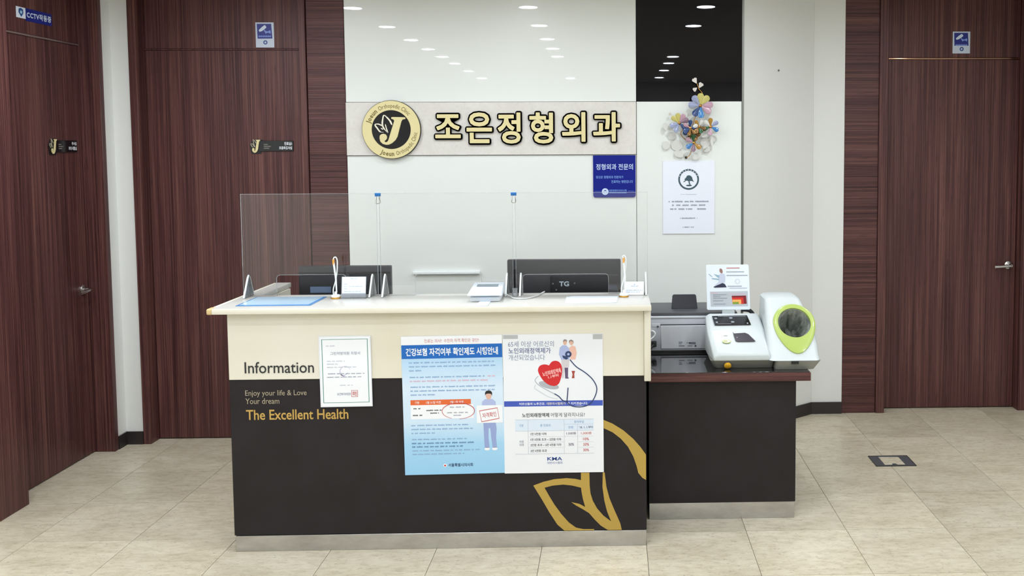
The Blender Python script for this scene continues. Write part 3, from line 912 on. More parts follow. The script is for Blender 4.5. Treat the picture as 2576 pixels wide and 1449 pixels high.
nt = thing('wall_notice', 'white notice with a dark round tree emblem under the flower ornament', 'notice', (.444, YW, 1.194))
MB(FB).box(.293, .596, 1.193, 1.618, .0005, .006).build('board', mat('notice_white', '#e6eaf4', .45), nt, bevel=.0008, seg=1)
FN = Fr((.293, YW - .0063, 1.618), k=.302 / 787)
def zn(x, y):
    return x - 1192, -(y - 208)
MB(FN).ring(*zn(1585, 488), 132, 158, 0, .0003, 56).build('emblem_ring', TREEINK, nt)
tk = MB(FN)
for i in range(9):
    a = D(160 - i * 17)
    tk.ell(zn(1585, 488)[0] + 145 * math.cos(a), zn(1585, 488)[1] + 145 * math.sin(a), 7, 7, .0003, .0005, 8)
tk.build('emblem_lettering', PWHITE, nt)
MB(FN).poly([zn(*p) for p in [(1500, 530), (1530, 500), (1520, 485), (1545, 460), (1560, 432), (1590, 424), (1620, 436), (1640, 460), (1645, 490), (1668, 528), (1630, 512), (1600, 515), (1605, 545), (1615, 565), (1600, 572), (1585, 545), (1582, 515), (1550, 505), (1520, 528)]], 0, .0003).ell(*zn(1590, 580), 45, 12, 0, .0003).build('emblem_tree', TREEINK, nt)
def nb(rows, h, m, sd):
    mb = MB(FN)
    rn = random.Random(sd)
    for x0, x1, y in rows:
        x = x0
        while x < x1:
            w = min(rn.uniform(8, 15), x1 - x)
            if rn.random() > .1:
                mb.quad(x - 1192, x - 1192 + w * .8, -(y - 208) - h * rn.uniform(.35, .5), -(y - 208) + h * rn.uniform(.3, .5), .0003)
            x += w
    mb.build('fine_print', m, nt, smooth='flatprint')
nb([(1468, 1705, 716)], 12, LGREYINK, 1)
nb([(1280, 1300, 824), (1328, 1495, 824), (1522, 1660, 824), (1685, 1890, 824), (1330, 1360, 880), (1395, 1460, 880), (1490, 1590, 880), (1618, 1715, 880), (1742, 1840, 880), (1303, 1400, 938), (1430, 1522, 938), (1545, 1640, 938), (1715, 1850, 938)], 26, GREYINK, 2)
nb([(1455, 1718, 1078), (1495, 1665, 1214)], 20, GREYINK, 3)

# wall rail low behind the counter
B(-1.16, -.773, 5.335, YW - .0005, .968, .985).solo('wall_ledge', WPLAST, 'slim white ledge on the wall between the two monitors', 'ledge', bevel=.002)

# flower ornament of metal and glass petals
def fo(px, py):
    return (px - 1667) * .002323 + .293, 1.618 - (py - 405) * .00233
def fz(x, y):
    return fo(1640 + x / 6.585, 190 + y / 6.585)
GOLDM = mat('ornament_gold', '#b98a4a', .25, metal=1)
def petal_mat(name, col, tr=.55):
    return mat(name, col, .15, trans=tr, spec=.6)
PM = {'b': petal_mat('petal_blue', '#3d83c4', .2), 'd': petal_mat('petal_deep_blue', '#26477f', .2), 'l': petal_mat('petal_lilac', '#aab3d6', .3), 'y': petal_mat('petal_yellow', '#d9cf7a', .25),
      'o': petal_mat('petal_amber', '#b98a34', .2), 'p': petal_mat('petal_pink', '#d3a9bb', .3), 'w': mat('petal_clear', '#d2d2cc', .2), 'm': petal_mat('petal_mauve', '#8a6b7c', .2), 'g': petal_mat('petal_green', '#1d5a32', .1), 'n': mat('petal_bronze', '#7a5a33', .25, metal=.6)}
orn = thing('flower_ornament', 'glass petal flower wall ornament with gold stems across the black panel edge', 'ornament', (fo(1745, 400)[0], YW - .03, fo(1745, 400)[1]))
FLW = [((790, 520), 205, [(90, 'y'), (50, 'y'), (130, 'l'), (175, 'l'), (5, 'p'), (-35, 'p'), (-88, 'b'), (-125, 'd')], .045),
       ((440, 800), 165, [(100, 'y'), (140, 'y'), (60, 'p'), (200, 'l'), (245, 'l'), (20, 'm'), (-40, 'd')], .05),
       ((955, 860), 145, [(92, 'o'), (35, 'l'), (-28, 'b'), (-95, 'p'), (200, 'g'), (140, 'w')], .045),
       ((680, 1120), 150, [(215, 'b'), (-40, 'o'), (-95, 'm'), (150, 'p'), (95, 'g')], .04),
       ((620, 880), 130, [(90, 'd'), (150, 'p'), (205, 'd'), (20, 'w'), (-50, 'n'), (-100, 'n'), (-140, 'd')], .06),
       ((760, 860), 120, [(60, 'w'), (120, 'o'), (-20, 'n'), (-70, 'g'), (190, 'd'), (-110, 'n'), (230, 'n')], .055),
       ((650, 960), 150, [(60, 'n'), (120, 'n'), (180, 'd'), (-10, 'n'), (-60, 'n'), (-120, 'n')], .035)]
k6 = .002323 / 6.585
for (cx, cy), R_, pet, dep in FLW:
    a, b = fz(cx, cy)
    fl_ = MB(FB).lathe([(.002, dep - .012), (.011, dep - .008), (.012, dep), (.006, dep + .006), (.001, dep + .007)], a, b, 12).build('flower_centre', GOLDM, orn, smooth=True)
    for ang, key in pet:
        r = R_ * k6
        ca, sa = math.cos(D(ang)), math.sin(D(ang))
        F = Fr((0, YW, 0))
        mb = MB(F)
        secs = []
        n = 8
        prof = [(.12, .05), (.35, .13), (.55, .21), (.75, .27), (.9, .21), (.98, .08)]
        for tt, ww in prof:
            q = []
            for i in range(n):
                th = 2 * math.pi * i / n
                lx, ly = tt * r, ww * r * math.cos(th)
                q.append((a + lx * ca - ly * sa, b + lx * sa + ly * ca, dep + .012 * tt + .0035 * math.sin(th)))
            secs.append(q)
        mb.loft(secs).build('petal', PM[key], fl_, smooth=True)
a0, b0 = fz(565, 1360)
st = MB(FB)
for pts in ([(565, 1360), (620, 1310), (680, 1130), (660, 950), (680, 780), (740, 640), (790, 520)], [(660, 960), (560, 860), (440, 800)], [(690, 1080), (800, 960), (955, 860)], [(790, 520), (830, 340), (770, 250), (740, 170), (700, 110)], [(560, 860), (470, 960), (540, 1060), (640, 1100)], [(700, 1090), (790, 960), (760, 860)]):
    q = smooth([fz(*p) + (.03,) for p in pts], 4)
    st.tube(q, .0022, 6)
st.build('stem', GOLDM, orn, smooth=True)
for (x, y, r, an) in ((705, 115, 52, 120), (795, 190, 50, 60), (705, 250, 42, 215), (300, 655, 30, 150)):
    a, b = fz(x, y)
    kk = r * k6
    pts = [(a + kk * math.cos(D(an)) * s1 - kk * s2 * math.sin(D(an)), b + kk * math.sin(D(an)) * s1 + kk * s2 * math.cos(D(an))) for s1, s2 in ((-.9, -.12), (.5, -.85), (.9, -.4), (.8, .1), (.95, .5), (.4, .9), (-.9, .12))]
    MB(FB).poly(pts, .03, .034).build('silver_bud', mat('ornament_silver', '#c7c2bb', .3, metal=.6), orn)
for k, (x, y, rx, ry, rt) in enumerate([(410, 1160, 95, 90, 0), (330, 1010, 70, 60, .4), (880, 1110, 85, 80, .3), (990, 1060, 60, 55, 0), (230, 1160, 60, 70, 0), (900, 1220, 60, 50, .8), (440, 1300, 80, 55, -.4), (720, 1350, 60, 45, .3), (840, 800, 45, 55, .2), (540, 660, 40, 55, .3), (980, 1110, 24, 60, .1), (860, 1190, 40, 26, .7), (220, 850, 40, 60, 0), (860, 1010, 50, 22, .3)]):
    a, b = fz(x, y)
    MB(FB).ell(a, b, rx * k6, ry * k6, .006 + .0022 * k, .0075 + .0022 * k, 18, rt).build('clear_petal', PM['w'], orn)
MB(FB).lathe([(.0075, .0005), (.0075, .012), (.004, .016), (.001, .017)], a0, b0, 12).build('fixing_pin', BLACK, orn, smooth=True)

# ------------------------------------------------------------------ door signs and stickers
def doorplate(F, a0, a1, b0, b1, label, l1, l2, ja, mg):
    t = thing('door_sign', label, 'door sign', F.p(a0, b0 - .005, 0))
    w = a1 - a0
    pl = MB(F).box(a0 + ja * .8, a1, b0 + .008, b1 - .006, .0005, .007).build('plate', BLACKG, t, bevel=.001, seg=1)
    s = (b1 - b0) / 500
    def zz(pts):
        return [(a0 + x * s * mg, b1 - (y - 400) * s * .96) for x, y in pts]
    J = zz([(630 - 400, 400), (900 - 400, 400), (870 - 400, 440), (820 - 400, 480), (750 - 400, 790), (690 - 400, 880), (600 - 400, 925), (520 - 400, 920), (440 - 400, 860), (425 - 400, 790), (450 - 400, 740), (500 - 400, 725), (550 - 400, 750), (560 - 400, 800), (545 - 400, 870), (600 - 400, 830), (690 - 400, 460)])
    MB(F).poly([(a0 - .004, b0 - .006), (a0 + ja * .95, b0 - .006), (a0 + ja * 1.15, b1), (a0 + ja * .5, b1 + .004), (a0 - .002, b1 - .01), (a0 - .012, b1 - .035)], .0005, .004).build('emblem_backing', BLACK, t)
    MB(F).poly(J, .0075, .010).build('letter_j', GOLDL, t)
    lv = MB(F)
    for pts in ([(570, 690), (510, 560), (490, 380), (560, 430), (640, 540)], [(440, 700), (370, 630), (350, 560), (440, 560), (540, 690)]):
        lv.stroke(zz([(x - 400, y) for x, y in pts]), .004, .0045, .006)
    lv.build('leaf_pair', mat('sign_leaf', '#a9a28e', .5), t)
    x1 = a1 - .007
    MB(F).text(l1, x1 - w * .185, x1, b1 - .032, b1 - .013, .0078, off=.02).build('room_name', PWHITE, pl, smooth='flatprint')
    MB(F).text(l2, x1 - w * .31, x1, b0 + .018, b1 - .038, .0078, off=.02).build('room_name', PWHITE, pl, smooth='flatprint')
    gm = MB(F)
    for i, ww in enumerate((.10, .17, .13)):
        gm.quad(a0 + ja * 1.25, a0 + ja * 1.25 + w * ww, b1 - .030 - i * .011, b1 - .024 - i * .011, .0073)
    gm.build('small_print', mat('sign_grey_print', '#6d6a62', .6), pl, smooth='flatprint')
doorplate(Fr((0, 5.387, 0)), -2.075, -1.838, 1.676, 1.750, 'black room sign with a gold J on the door behind the counter', '진료실1', '초음파검사실', .055, .70)
doorplate(LF, 4.868, 5.106, 1.676, 1.752, 'black room sign with a gold J on the left side door', '주사실', '처치·채혈실', .055, .70)

def cctv(F, a0, b0, w, h, label):
    t = thing('cctv_sticker', label, 'sticker', F.p(a0 + w / 2, b0, 0))
    MB(F).box(a0, a0 + w, b0, b0 + h, .0004, .0014).build('sheet', STICKW, t, bevel=.0004, seg=1)
    k = w / 780
    G = Fr(F.p(a0, b0 + h, 0), F.u, F.v, F.n, k)
    def q(pts):
        return [(x - 350, -(y - 265) * h / w * 780 / 1040) for x, y in pts]
    bf = MB(G).poly(q([(410, 325), (1025, 325), (1060, 935), (430, 940)]), .0015, .0017).build('blue_field', STICKBLUE, t)
    MB(G).poly(q([(485, 590), (620, 460), (745, 375), (800, 420), (815, 480), (740, 545), (620, 630), (520, 655)]), .0018, .002).build('camera_icon', STICKICON, bf)
    MB(G).poly(q([(700, 590), (740, 570), (790, 630), (880, 640), (960, 590), (995, 610), (990, 745), (930, 700), (850, 690), (785, 735)]), .0018, .002).build('camera_mount_icon', STICKPALE, bf)
    bt = MB(G)
    for i in range(7):
        bt.quad(*[480 - 350 + i * 76, 480 - 350 + i * 76 + 60], *[-(885 - 265), -(825 - 265)], .0019)
    bt.build('small_print', STICKPALE, bf, smooth='flatprint')
    MB(G).ring(*q([(755, 1095)])[0], 42, 92, .0016, .0018, 20).build('shield_icon', mat('sticker_mid_blue', '#2b4a8c', .4), t)
cctv(Fr((0, 5.387, 0)), -2.035, 2.277, .104, .142, 'blue and white camera sticker above the door behind the counter')
cctv(Fr((0, 5.84, 0)), 2.159, 2.284, .112, .137, 'blue and white camera sticker above the right door')
t = thing('cctv_notice', 'long blue camera notice with a white square above the left side door', 'sticker', (-2.915, 4.79, 2.335))
MB(LF).box(4.722, 4.936, 2.338, 2.400, .0004, .002).build('blue_field', STICKBLUE, t)
MB(LF).box(4.648, 4.7215, 2.346, 2.400, .0004, .002).build('white_square', mat('notice_square_white', '#dde6f2', .4), t, bevel=.001, seg=1)
MB(LF).poly([(4.668, 2.390), (4.685, 2.396), (4.702, 2.390), (4.704, 2.372), (4.686, 2.352), (4.666, 2.372)], .0021, .0023).build('shield_icon', mat('sticker_mid_blue2', '#28518f', .4), t)
MB(LF).ell(4.686, 2.375, .009, .008, .0024, .0026).build('shield_icon', mat('shield_pale', '#9fcbe0', .4), t)
MB(LF).text('CCTV작동중', 4.730, 4.930, 2.354, 2.386, .0022, off=.03, space=1.15).build('lettering', STICKICON, t, smooth='flatprint')

# ------------------------------------------------------------------ acrylic shields on the counter top
YS = 4.10
def foot(x, parent):
    Fp = Fr((x, YS, TZ), (0, 1, 0), (0, 0, 1), (1, 0, 0))
    ft = MB(Fp).poly([(-.066, .0005), (.050, .0005), (.010, .088), (.003, .095), (-.006, .095), (-.013, .088)], -.0025, .0025).build('foot', ACRYL_S, parent)
    MB(Fp).stroke([(-.063, .002), (-.012, .086), (-.002, .0945), (.008, .086), (.047, .002)], .006, -.0033, .0033).build('foot_rim', WPLAST, ft)
for lab, x0, x1, c0, c1, f0, f1 in (('clear acrylic shield at the left end of the counter, in front of the wood door', -1.637, -1.043, -1.490, -1.185, -1.612, -1.068),
                                    ('middle clear acrylic shield behind the card terminal', -1.031, -.445, -.88, -.585, -1.012, -.472),
                                    ('clear acrylic shield at the right end, in front of the branded monitor', -.432, .155, -.402, -.02, -.410, .146)):
    t = thing('acrylic_shield', lab, 'shield', ((x0 + x1) / 2, YS, TZ), 'clear acrylic counter shields')
    zt, zb, r = 1.497, TZ + .0005, .014
    cz = 1.138 if x0 < -.5 else 1.132
    ol = [(x0, zb), (c0, zb), (c0, cz - r), (c0 + r * .3, cz - r * .3), (c0 + r, cz), (c1 - r, cz), (c1 - r * .3, cz - r * .3), (c1, cz - r), (c1, zb), (x1, zb), (x1, zt), (x0, zt)]
    Fs = Fr((0, YS, 0))
    MB(Fs).poly(ol, -.0012, .0012).build('panel', ACRYL, t)
    MB(Fs).stroke(ol, .0024, -.0014, .0014, True).build('cut_edge', ACRYL_E, t)
    foot(f0, t)
    foot(f1, t)
BLUEP = mat('clip_blue', '#1f74c4', .35)
for lab, x in (('small blue binder clip joining the left and middle shields', -1.037), ('small blue binder clip joining the middle and right shields', -.4385)):
    t = thing('binder_clip', lab, 'clip', (x, YS, 1.45))
    MB().loft([[(x + sx * .0125, YS + sy * w, z) for sx, sy in ((-1, -1), (1, -1), (1, 1), (-1, 1))] for z, w in ((1.484, .0022), (1.499, .007))]).build('body', BLUEP, t, bevel=.001, seg=1)
    for s in (-1, 1):
        MB().tube(smooth([(x - .006, YS + s * .004, 1.486), (x - .007, YS + s * .0075, 1.470), (x - .009, YS + s * .010, 1.456), (x, YS + s * .0105, 1.452), (x + .009, YS + s * .010, 1.456), (x + .007, YS + s * .0075, 1.470), (x + .006, YS + s * .004, 1.486)], 3), .0011, 6).build('wire_handle', CHROME, t, smooth=True)

# ------------------------------------------------------------------ small things on the counter top
dm = thing('desk_mat', 'pale blue desk mat with a darker blue border on the counter', 'desk mat', (-1.41, 3.95, TZ))
MB().poly([(-1.572, 3.845), (-1.262, 3.845), (-1.262, 4.072), (-1.572, 4.072)], TZ + .0003, TZ + .0022).build('mat', mat('mat_blue', '#5b8fc6', .25), dm, bevel=.0006, seg=1)
MB().poly([(-1.562, 3.866), (-1.276, 3.866), (-1.276, 4.062), (-1.562, 4.062)], TZ + .0023, TZ + .003).build('clear_sheet', mat('mat_pale_blue', '#bcd9ec', .12), dm)

def tethered_pen(x, y, label, lean):
    t = thing('desk_pen_stand', label, 'pen stand', (x, y, TZ), 'tethered desk pens')
    F = Fr((x, y, TZ), (1, 0, 0), (0, 1, 0), (0, 0, 1))
    MB(F).lathe([(.021, .0003), (.022, .003), (.021, .006), (.019, .007)], n=28).build('gold_rim', mat('pen_gold', '#c9963c', .3, metal=.7), t, smooth=True)
    MB(F).lathe([(.0195, .0071), (.0195, .013), (.016, .017), (.006, .018), (.005, .03), (.002, .031)], n=28).build('base', WPLAST, t, smooth=True)
    MB(F).tube([(.004, 0, .026), (.002 - lean, 0, .09), (-.006 - lean * 2, 0, .158)], [.003, .0042, .0042], 10).build('pen', WPLAST, t, smooth=True)
    MB(F).tube([(-.0062 - lean * 2, 0, .150), (-.0066 - lean * 2, 0, .172)], .0046, 10).build('pen_cap', mat('pen_amber', '#e3a24a', .35), t, smooth=True)
    MB(F).tube(smooth([(-.010, .003, .012), (-.011, .003, .04), (-.001, .004, .075), (.007, .004, .12), (.009, .003, .165), (.003, .002, .181), (-.005, .001, .178), (-.0068 - lean * 2, 0, .168)], 5), .0026, 8).build('coil_cord', WPLAST, t, smooth=True)
    return t
tethered_pen(-1.211, 4.03, 'tethered white pen on a gold base beside the desk mat', 0)
tethered_pen(.048, 4.01, 'tethered white pen on a gold base at the right end of the counter', -.003)

lh = thing('leaflet_holder', 'clear upright holder with a pale blue sheet beside the left pen', 'holder', (-1.133, 4.035, TZ))
def leaned(x0, x1, y, tilt):
    return Fr(((x0 + x1) / 2, y, TZ), (1, 0, 0), (0, math.sin(tilt), math.cos(tilt)), (0, -math.cos(tilt), math.sin(tilt)))
G = leaned(-1.188, -1.08, 4.03, .16)
MB(G).box(-.052, .052, .004, .094, -.001, .001).build('sheet', mat('leaflet_blue_white', '#dfe8f8', .4), lh)
MB(G).box(-.055, .055, .001, .022, .0015, .0035).build('front_lip', ACRYL, lh)
MB(G).box(-.055, .055, .0005, .096, -.0045, -.002).build('back_pane', ACRYL, lh)
B(-1.189, -1.079, 4.012, 4.062, TZ + .0003, TZ + .003).build('base_plate', ACRYL_S, lh)
MB(G).bars([(-40, 40, 80), (-40, -22, 60), (-40, -22, 50), (-40, -22, 40), (-15, 40, 60)], .0012, 2, 5) if False else None
G2 = Fr(G.o, G.u, G.v, G.n, .001)
MB(G2).bars([(-14, 14, 86), (-42, -30, 62), (-42, -30, 52), (-42, -28, 42), (-20, 36, 52), (-42, 30, 30)], .0012, 2.4, 5).build('fine_print', BLUEINK, lh, smooth='flatprint')

ct_ = thing('card_terminal', 'white card payment terminal with a slip of paper at its front', 'card terminal', (-.545, 3.99, TZ))
def sec(y, zt, hw, xo=0):
    return [(-.545 - hw, y, TZ + .001), (-.545 + hw, y, TZ + .001), (-.545 + hw, y, TZ + zt), (-.545 - hw, y, TZ + zt)]
MB().loft([sec(3.905, .020, .062), sec(3.93, .026, .064), sec(4.06, .030, .062), sec(4.075, .028, .060)]).build('lower_body', mat('terminal_grey', '#d5dbe0', .4), ct_, bevel=.004, seg=2)
MB().loft([[(-.545 - w, y, TZ + z0), (-.545 + w, y, TZ + z0), (-.545 + w * .93, y, TZ + z1), (-.545 - w * .93, y, TZ + z1)] for y, z0, z1, w in ((3.885, .0285, .034, .074), (3.90, .0285, .038, .075), (4.06, .0315, .062, .070), (4.078, .0315, .058, .066))]).build('upper_body', mat('terminal_white', '#dfe8f2', .3), ct_, bevel=.004, seg=3)
FT = Fr((-.545, 3.90, TZ + .0388), (1, 0, 0), (0, .988, .1527), (0, -.1527, .988))
MB(FT).poly([(-.047, .095), (.045, .095), (.045, .125), (-.047, .125)], 0, .0008).build('display', mat('terminal_display', '#7f8d97', .2), ct_)
B(-.567, -.520, 3.80, 3.905, TZ + .0005, TZ + .0035).build('paper_slip', mat('slip_pale', '#dfe9f6', .5), ct_, label='slip of paper sticking out')

cb = MB()
cb.tube(smooth([(-.470, 4.03, TZ + .012), (-.452, 4.02, TZ + .006), (-.43, 3.975, TZ + .004), (-.40, 3.955, TZ + .004), (-.365, 3.975, TZ + .004), (-.335, 4.03, TZ + .005), (-.32, 4.09, TZ + .006), (-.31, 4.15, TZ + .004)], 5), .003, 8)
cb.solo('terminal_cable', mat('cable_grey', '#c9ccca', .45), 'pale grey cable looping from the card terminal', 'cable', smooth=True)
t = thing('tape_roll', 'small clear plastic cup beside the card terminal', 'cup', (-.432, 4.045, TZ))
MB(Fr((-.432, 4.045, TZ), (1, 0, 0), (0, 1, 0), (0, 0, 1))).lathe([(.011, .0005), (.013, .012), (.010, .026), (.0125, .036)], n=18).build('cup_wall', ACRYL_S, t, smooth=True)
t.name = 'plastic_cup'
for i, (dx, dy, rz) in enumerate(((0, 0, .02), (.012, .006, -.05))):
    c, s_ = math.cos(rz), math.sin(rz)
    MB(Fr((-.098 + dx, 3.935 + dy, TZ + .0003 + i * .0008), (c, s_, 0), (-s_, c, 0), (0, 0, 1))).box(-.105, .105, -.085, .085, 0, .0006).solo('paper_sheet', mat('paper_bluish', '#dde5f4', .45),
        ['lower white paper sheet lying by the right pen', 'upper white paper sheet lying by the right pen'][i], 'paper', 'loose papers on the counter')
B(-.372, -.360, 3.80, 3.87, TZ + .0002, TZ + .0007).solo('tape_strip', PWHITE, 'short white tape strip on the counter front edge', 'tape')

sn = thing('desk_sign', 'small white desk sign behind the right pen', 'sign', (.096, 4.06, TZ))
G = leaned(.055, .136, 4.052, .2)
MB(G).box(-.041, .041, .001, .060, -.0015, .0015).build('card', PWHITE, sn, bevel=.0005, seg=1)
MB(G).poly([(-.04, .0005), (.04, .0005), (.04, .003), (-.04, .003)], -.028, -.0016).build('back_foot', ACRYL_S, sn)
G2 = Fr(G.o, G.u, G.v, G.n, .001)
MB(G2).bars([(-16, 16, 40), (-36, 36, 22), (-36, 24, 14)], .0018, 2.4, 15).build('fine_print', BLUEINK, sn, smooth='flatprint')
MB(G2).ring(0, 47, 1.2, 2.6, .0016, .0018, 14).build('printed_mark', BLUEINK, sn)

# ------------------------------------------------------------------ monitors on the inner desk
def monitor(label, x, y, w, h, zc, rz, big):
    t = thing('monitor', label, 'monitor', (x, y, .73))
    c, s_ = math.cos(rz), math.sin(rz)
    F = Fr((x, y, .73), (c, s_, 0), (0, 0, 1), (s_, -c, 0))
    MBK = mat('monitor_black', '#22232a', .4)
    MB(F).box(-w / 2, w / 2, zc - h / 2, zc + h / 2, -.035, 0).build('back_shell', MBK, t, bevel=.006, seg=2)
    MB(F).box(-w / 2 + .012, w / 2 - .012, zc - h / 2 + .012, zc + h / 2 - .012, -.037, -.0352).build('screen', BLACKG, t)
    MB(F).box(-.12, .12, .0005, .012, -.16, .06).build('stand_base', MBK, t, bevel=.003, seg=2)
    MB(F).box(-.03, .03, .0122, zc - h / 2 + .06, .001, .022).build('stand_neck', MBK, t, bevel=.003, seg=2)
    if big:
        sh = mat('monitor_inner_black', '#15151a', .35)
        MB(F).box(-w / 2 + .012, w / 2 - .012, zc - h / 2 + .01, zc + h / 2 - .072, .0005, .006).build('rear_cover', mat('monitor_rear_grey', '#303034', .35), t, bevel=.003, seg=2)
        cc = MB(F).box(-.065, w / 2 - .014, zc - h / 2 + .01, zc + h / 2 - .078, .0065, .018).build('connector_cover', sh, t, bevel=.003, seg=2)
        MB(F).text('TG', -.022, .026, zc + h / 2 - .128, zc + h / 2 - .104, .0185, off=.03).build('brand_lettering', mat('logo_pale', '#c3d3dd', .4), cc, smooth='flatprint')
        dd = MB(F)
        for a, b in ((-.052, zc + h / 2 - .115), (.053, zc + h / 2 - .113), (-.036, zc + h / 2 - .145)):
            dd.ell(a, b, .004, .004, .0181, .0195, 12)
        dd.build('screw', mat('screw_grey', '#777a80', .4), cc)
        MB(F).box(-w / 2 + .028, -w / 2 + .04, zc - h / 2, zc + h / 2 - .045, .0065, .014).build('cable_clip', BLACK, t)
    else:
        MB(F).box(-w / 2 + .0, w / 2 - .0, zc + h / 2 - .034, zc + h / 2 - .028, .0002, .004).build('vent_ridge', mat('monitor_vent', '#0d0d10', .5), t)
        MB(F).box(-w / 2 + .01, w / 2 - .18, zc - h / 2 + .01, zc + h / 2 - .045, .0005, .012).build('rear_cover', mat('monitor_inner_black2', '#191a20', .4), t, bevel=.003, seg=2)
        MB(F).box(-w / 2 + .06, -w / 2 + .16, zc + h / 2 - .128, zc + h / 2 - .098, .0125, .0135).build('rating_label', mat('rating_label', '#5f728e', .5), t)
    return t
monitor('black monitor back behind the left and middle shields', -1.307, 4.50, .447, .29, .25, 0, False)
monitor('black monitor with pale TG lettering on its back', -.238, 4.46, .552, .33, .259, -.03, True)

# ------------------------------------------------------------------ side counter
sc_ = thing('side_counter', 'low charcoal side counter with a steel kick plate', 'counter', (.49, 4.45, 0))
B(.1585, .828, 4.10, 4.84, .077, .642).build('body', DARKLAM, sc_, bevel=.001, seg=1)
B(.16, .824, 4.103, 4.83, 0, .0765).build('kick_plate', STEEL, sc_, bevel=.001, seg=1)
st_ = thing('side_worktop', 'dark wood edged side counter top with a glossy black surface', 'counter top', (.52, 4.45, .643))
B(.159, .889, 4.072, 4.86, .643, .6805).build('wood_slab', WOODH, st_, bevel=.001, seg=1)
B(.159, .885, 4.078, 4.86, .681, .685).build('glass_sheet', mat('black_top_glass', '#1a181b', .08, coat=1), st_, bevel=.0008, seg=1)
PZ = .685

# ------------------------------------------------------------------ printer
pr = thing('printer', 'grey office printer with a raised black tray on the side counter', 'printer', (.40, 4.6, PZ))
PG = mat('printer_grey', '#bdc0ca', .42)
PG2 = mat('printer_light_grey', '#ced1d8', .4)
PD = mat('printer_dark_grey', '#4b4c50', .45)
B(.178, .62, 4.478, 4.80, PZ + .012, PZ + .172).build('body', PG, pr, bevel=.004, seg=2)
B(.185, .61, 4.49, 4.79, PZ + .0005, PZ + .0118).build('foot_plinth', BLACK, pr)
B(.178, .62, 4.474, 4.80, PZ + .1725, PZ + .183).build('top_rim', PG2, pr, bevel=.003, seg=2)
B(.186, .612, 4.486, 4.79, PZ + .1832, PZ + .199).build('lid', PD, pr, bevel=.003, seg=2)
FP = Fr((0, 4.478, PZ))
MB(FP).box(.234, .60, .022, .137, .0005, .005).build('rear_panel', PG2, pr, bevel=.002, seg=1)
MB(FP).box(.230, .60, .139, .1435, .0002, .002).build('panel_seam', PD, pr)
MB(FP).box(.190, .231, .132, .148, .0005, .004).build('hinge_block', PG2, pr, bevel=.002, seg=1)
MB(FP).ell(.219, .133, .005, .005, .0045, .006, 14).build('screw', PD, pr)
mk = MB(FP)
for a0, a1, b0, b1 in ((.322, .340, .052, .057), (.322, .336, .045, .049), (.322, .350, .034, .039), (.36, .38, .05, .053), (.372, .405, .044, .055), (.366, .39, .034, .038)):
    mk.quad(a0, a1, b0, b1, .0055)
mk.build('warning_print', mat('label_grey', '#7a7d88', .5), pr, smooth='flatprint')
MB(FP).ell(.404, .036, .005, .005, .0055, .0065, 12).build('warning_print', PD, pr)
tr_f = Fr((.36, 4.60, PZ + .199), (1, 0, 0), (0, .25, .968), (0, -.968, .25))
MB(tr_f).poly([(-.066, -.001), (.066, -.001), (.060, .066), (.054, .072), (-.054, .072), (-.060, .066)], -.003, .003).build('paper_tray', mat('tray_black', '#25252e', .45), pr, bevel=.0015, seg=1, label='raised black paper tray')
plg = MB(FP).box(.187, .212, .035, .062, .001, .02).build('power_plug', BLACK, pr, bevel=.003, seg=2)
MB(FP).tube(smooth([(.2, .05, .02), (.193, .046, .04), (.182, .03, .05), (.172, .012, .06), (.167, .006, .1)], 5), .004, 8).build('power_cord', BLACK, plg, smooth=True)
MB(FP).tube(smooth([(.187, .112, .003), (.196, .112, .012), (.205, .102, .016), (.202, .09, .016), (.19, .078, .018), (.175, .07, .02)], 5), .0042, 8).build('white_cord', WPLAST, pr, smooth=True)

# ------------------------------------------------------------------ blood pressure monitor
bpm = thing('blood_pressure_monitor', 'white automatic blood pressure monitor with a lime green arm cuff ring', 'blood pressure monitor', (.68, 4.35, PZ))
BW = mat('device_white', '#c3cacb', .35, coat=.1)
BG = mat('device_base_grey', '#86867f', .5)
BG2 = mat('device_dark_base', '#26262a', .5)
# grey base under both halves
def rrect(x0, x1, y0, y1, z, r=.02, n=4):
    out = []
    for cx, cy, a in ((x1 - r, y0 + r, -90), (x1 - r, y1 - r, 0), (x0 + r, y1 - r, 90), (x0 + r, y0 + r, 180)):
        for i in range(n + 1):
            t = D(a + 90 * i / n)
            out.append((cx + r * math.cos(t), cy + r * math.sin(t), z))
    return out
MB().loft([rrect(.462, .735, 4.155, 4.45, PZ + .0008), rrect(.442, .735, 4.125, 4.46, PZ + .041)]).build('base', BG, bpm, smooth=True)
MB().loft([rrect(.7355, .915, 4.115, 4.45, PZ + .0008), rrect(.7355, .942, 4.098, 4.46, PZ + .043)]).build('base', BG, bpm, smooth=True)
# left console: wedge with a crease
def csec(y, zt, x0, x1):
    zb = PZ + .0415
    r = .012
    return [(x0, y, zb), (x1, y, zb), (x1, y, zt - r), (x1 - r, y, zt), (x0 + r + .006, y, zt), (x0, y, zt - r)]
MB().loft([csec(4.118, .752, .457, .715), csec(4.128, .765, .452, .715), csec(4.252, .838, .441, .711), csec(4.264, .847, .440, .711), csec(4.378, .897, .443, .703), csec(4.395, .894, .448, .70), csec(4.455, .82, .452, .70)]).build('console', BW, bpm, bevel=.005, seg=3)
FK = Fr((0, 4.2656, .8504), (1, 0, 0), (0, .9158, .4017), (0, -.4017, .9158))
scn = MB(FK).poly([(.478, .018), (.649, .020), (.640, .098), (.472, .094)], .002, .0035).build('screen', BLACKG, bpm, label='black display')
dg_ = mat('display_grey', '#8c949c', .4)
dd = MB(FK)
for a, b, rx in ((.488, .073, .0065), (.490, .040, .0055), (.560, .075, .0085), (.565, .042, .0085), (.634, .030, .004)):
    dd.ell(a, b, rx, .0065, .0036, .0040, 14)
dd.box(.490, .557, .0255, .0275, .0036, .0039)
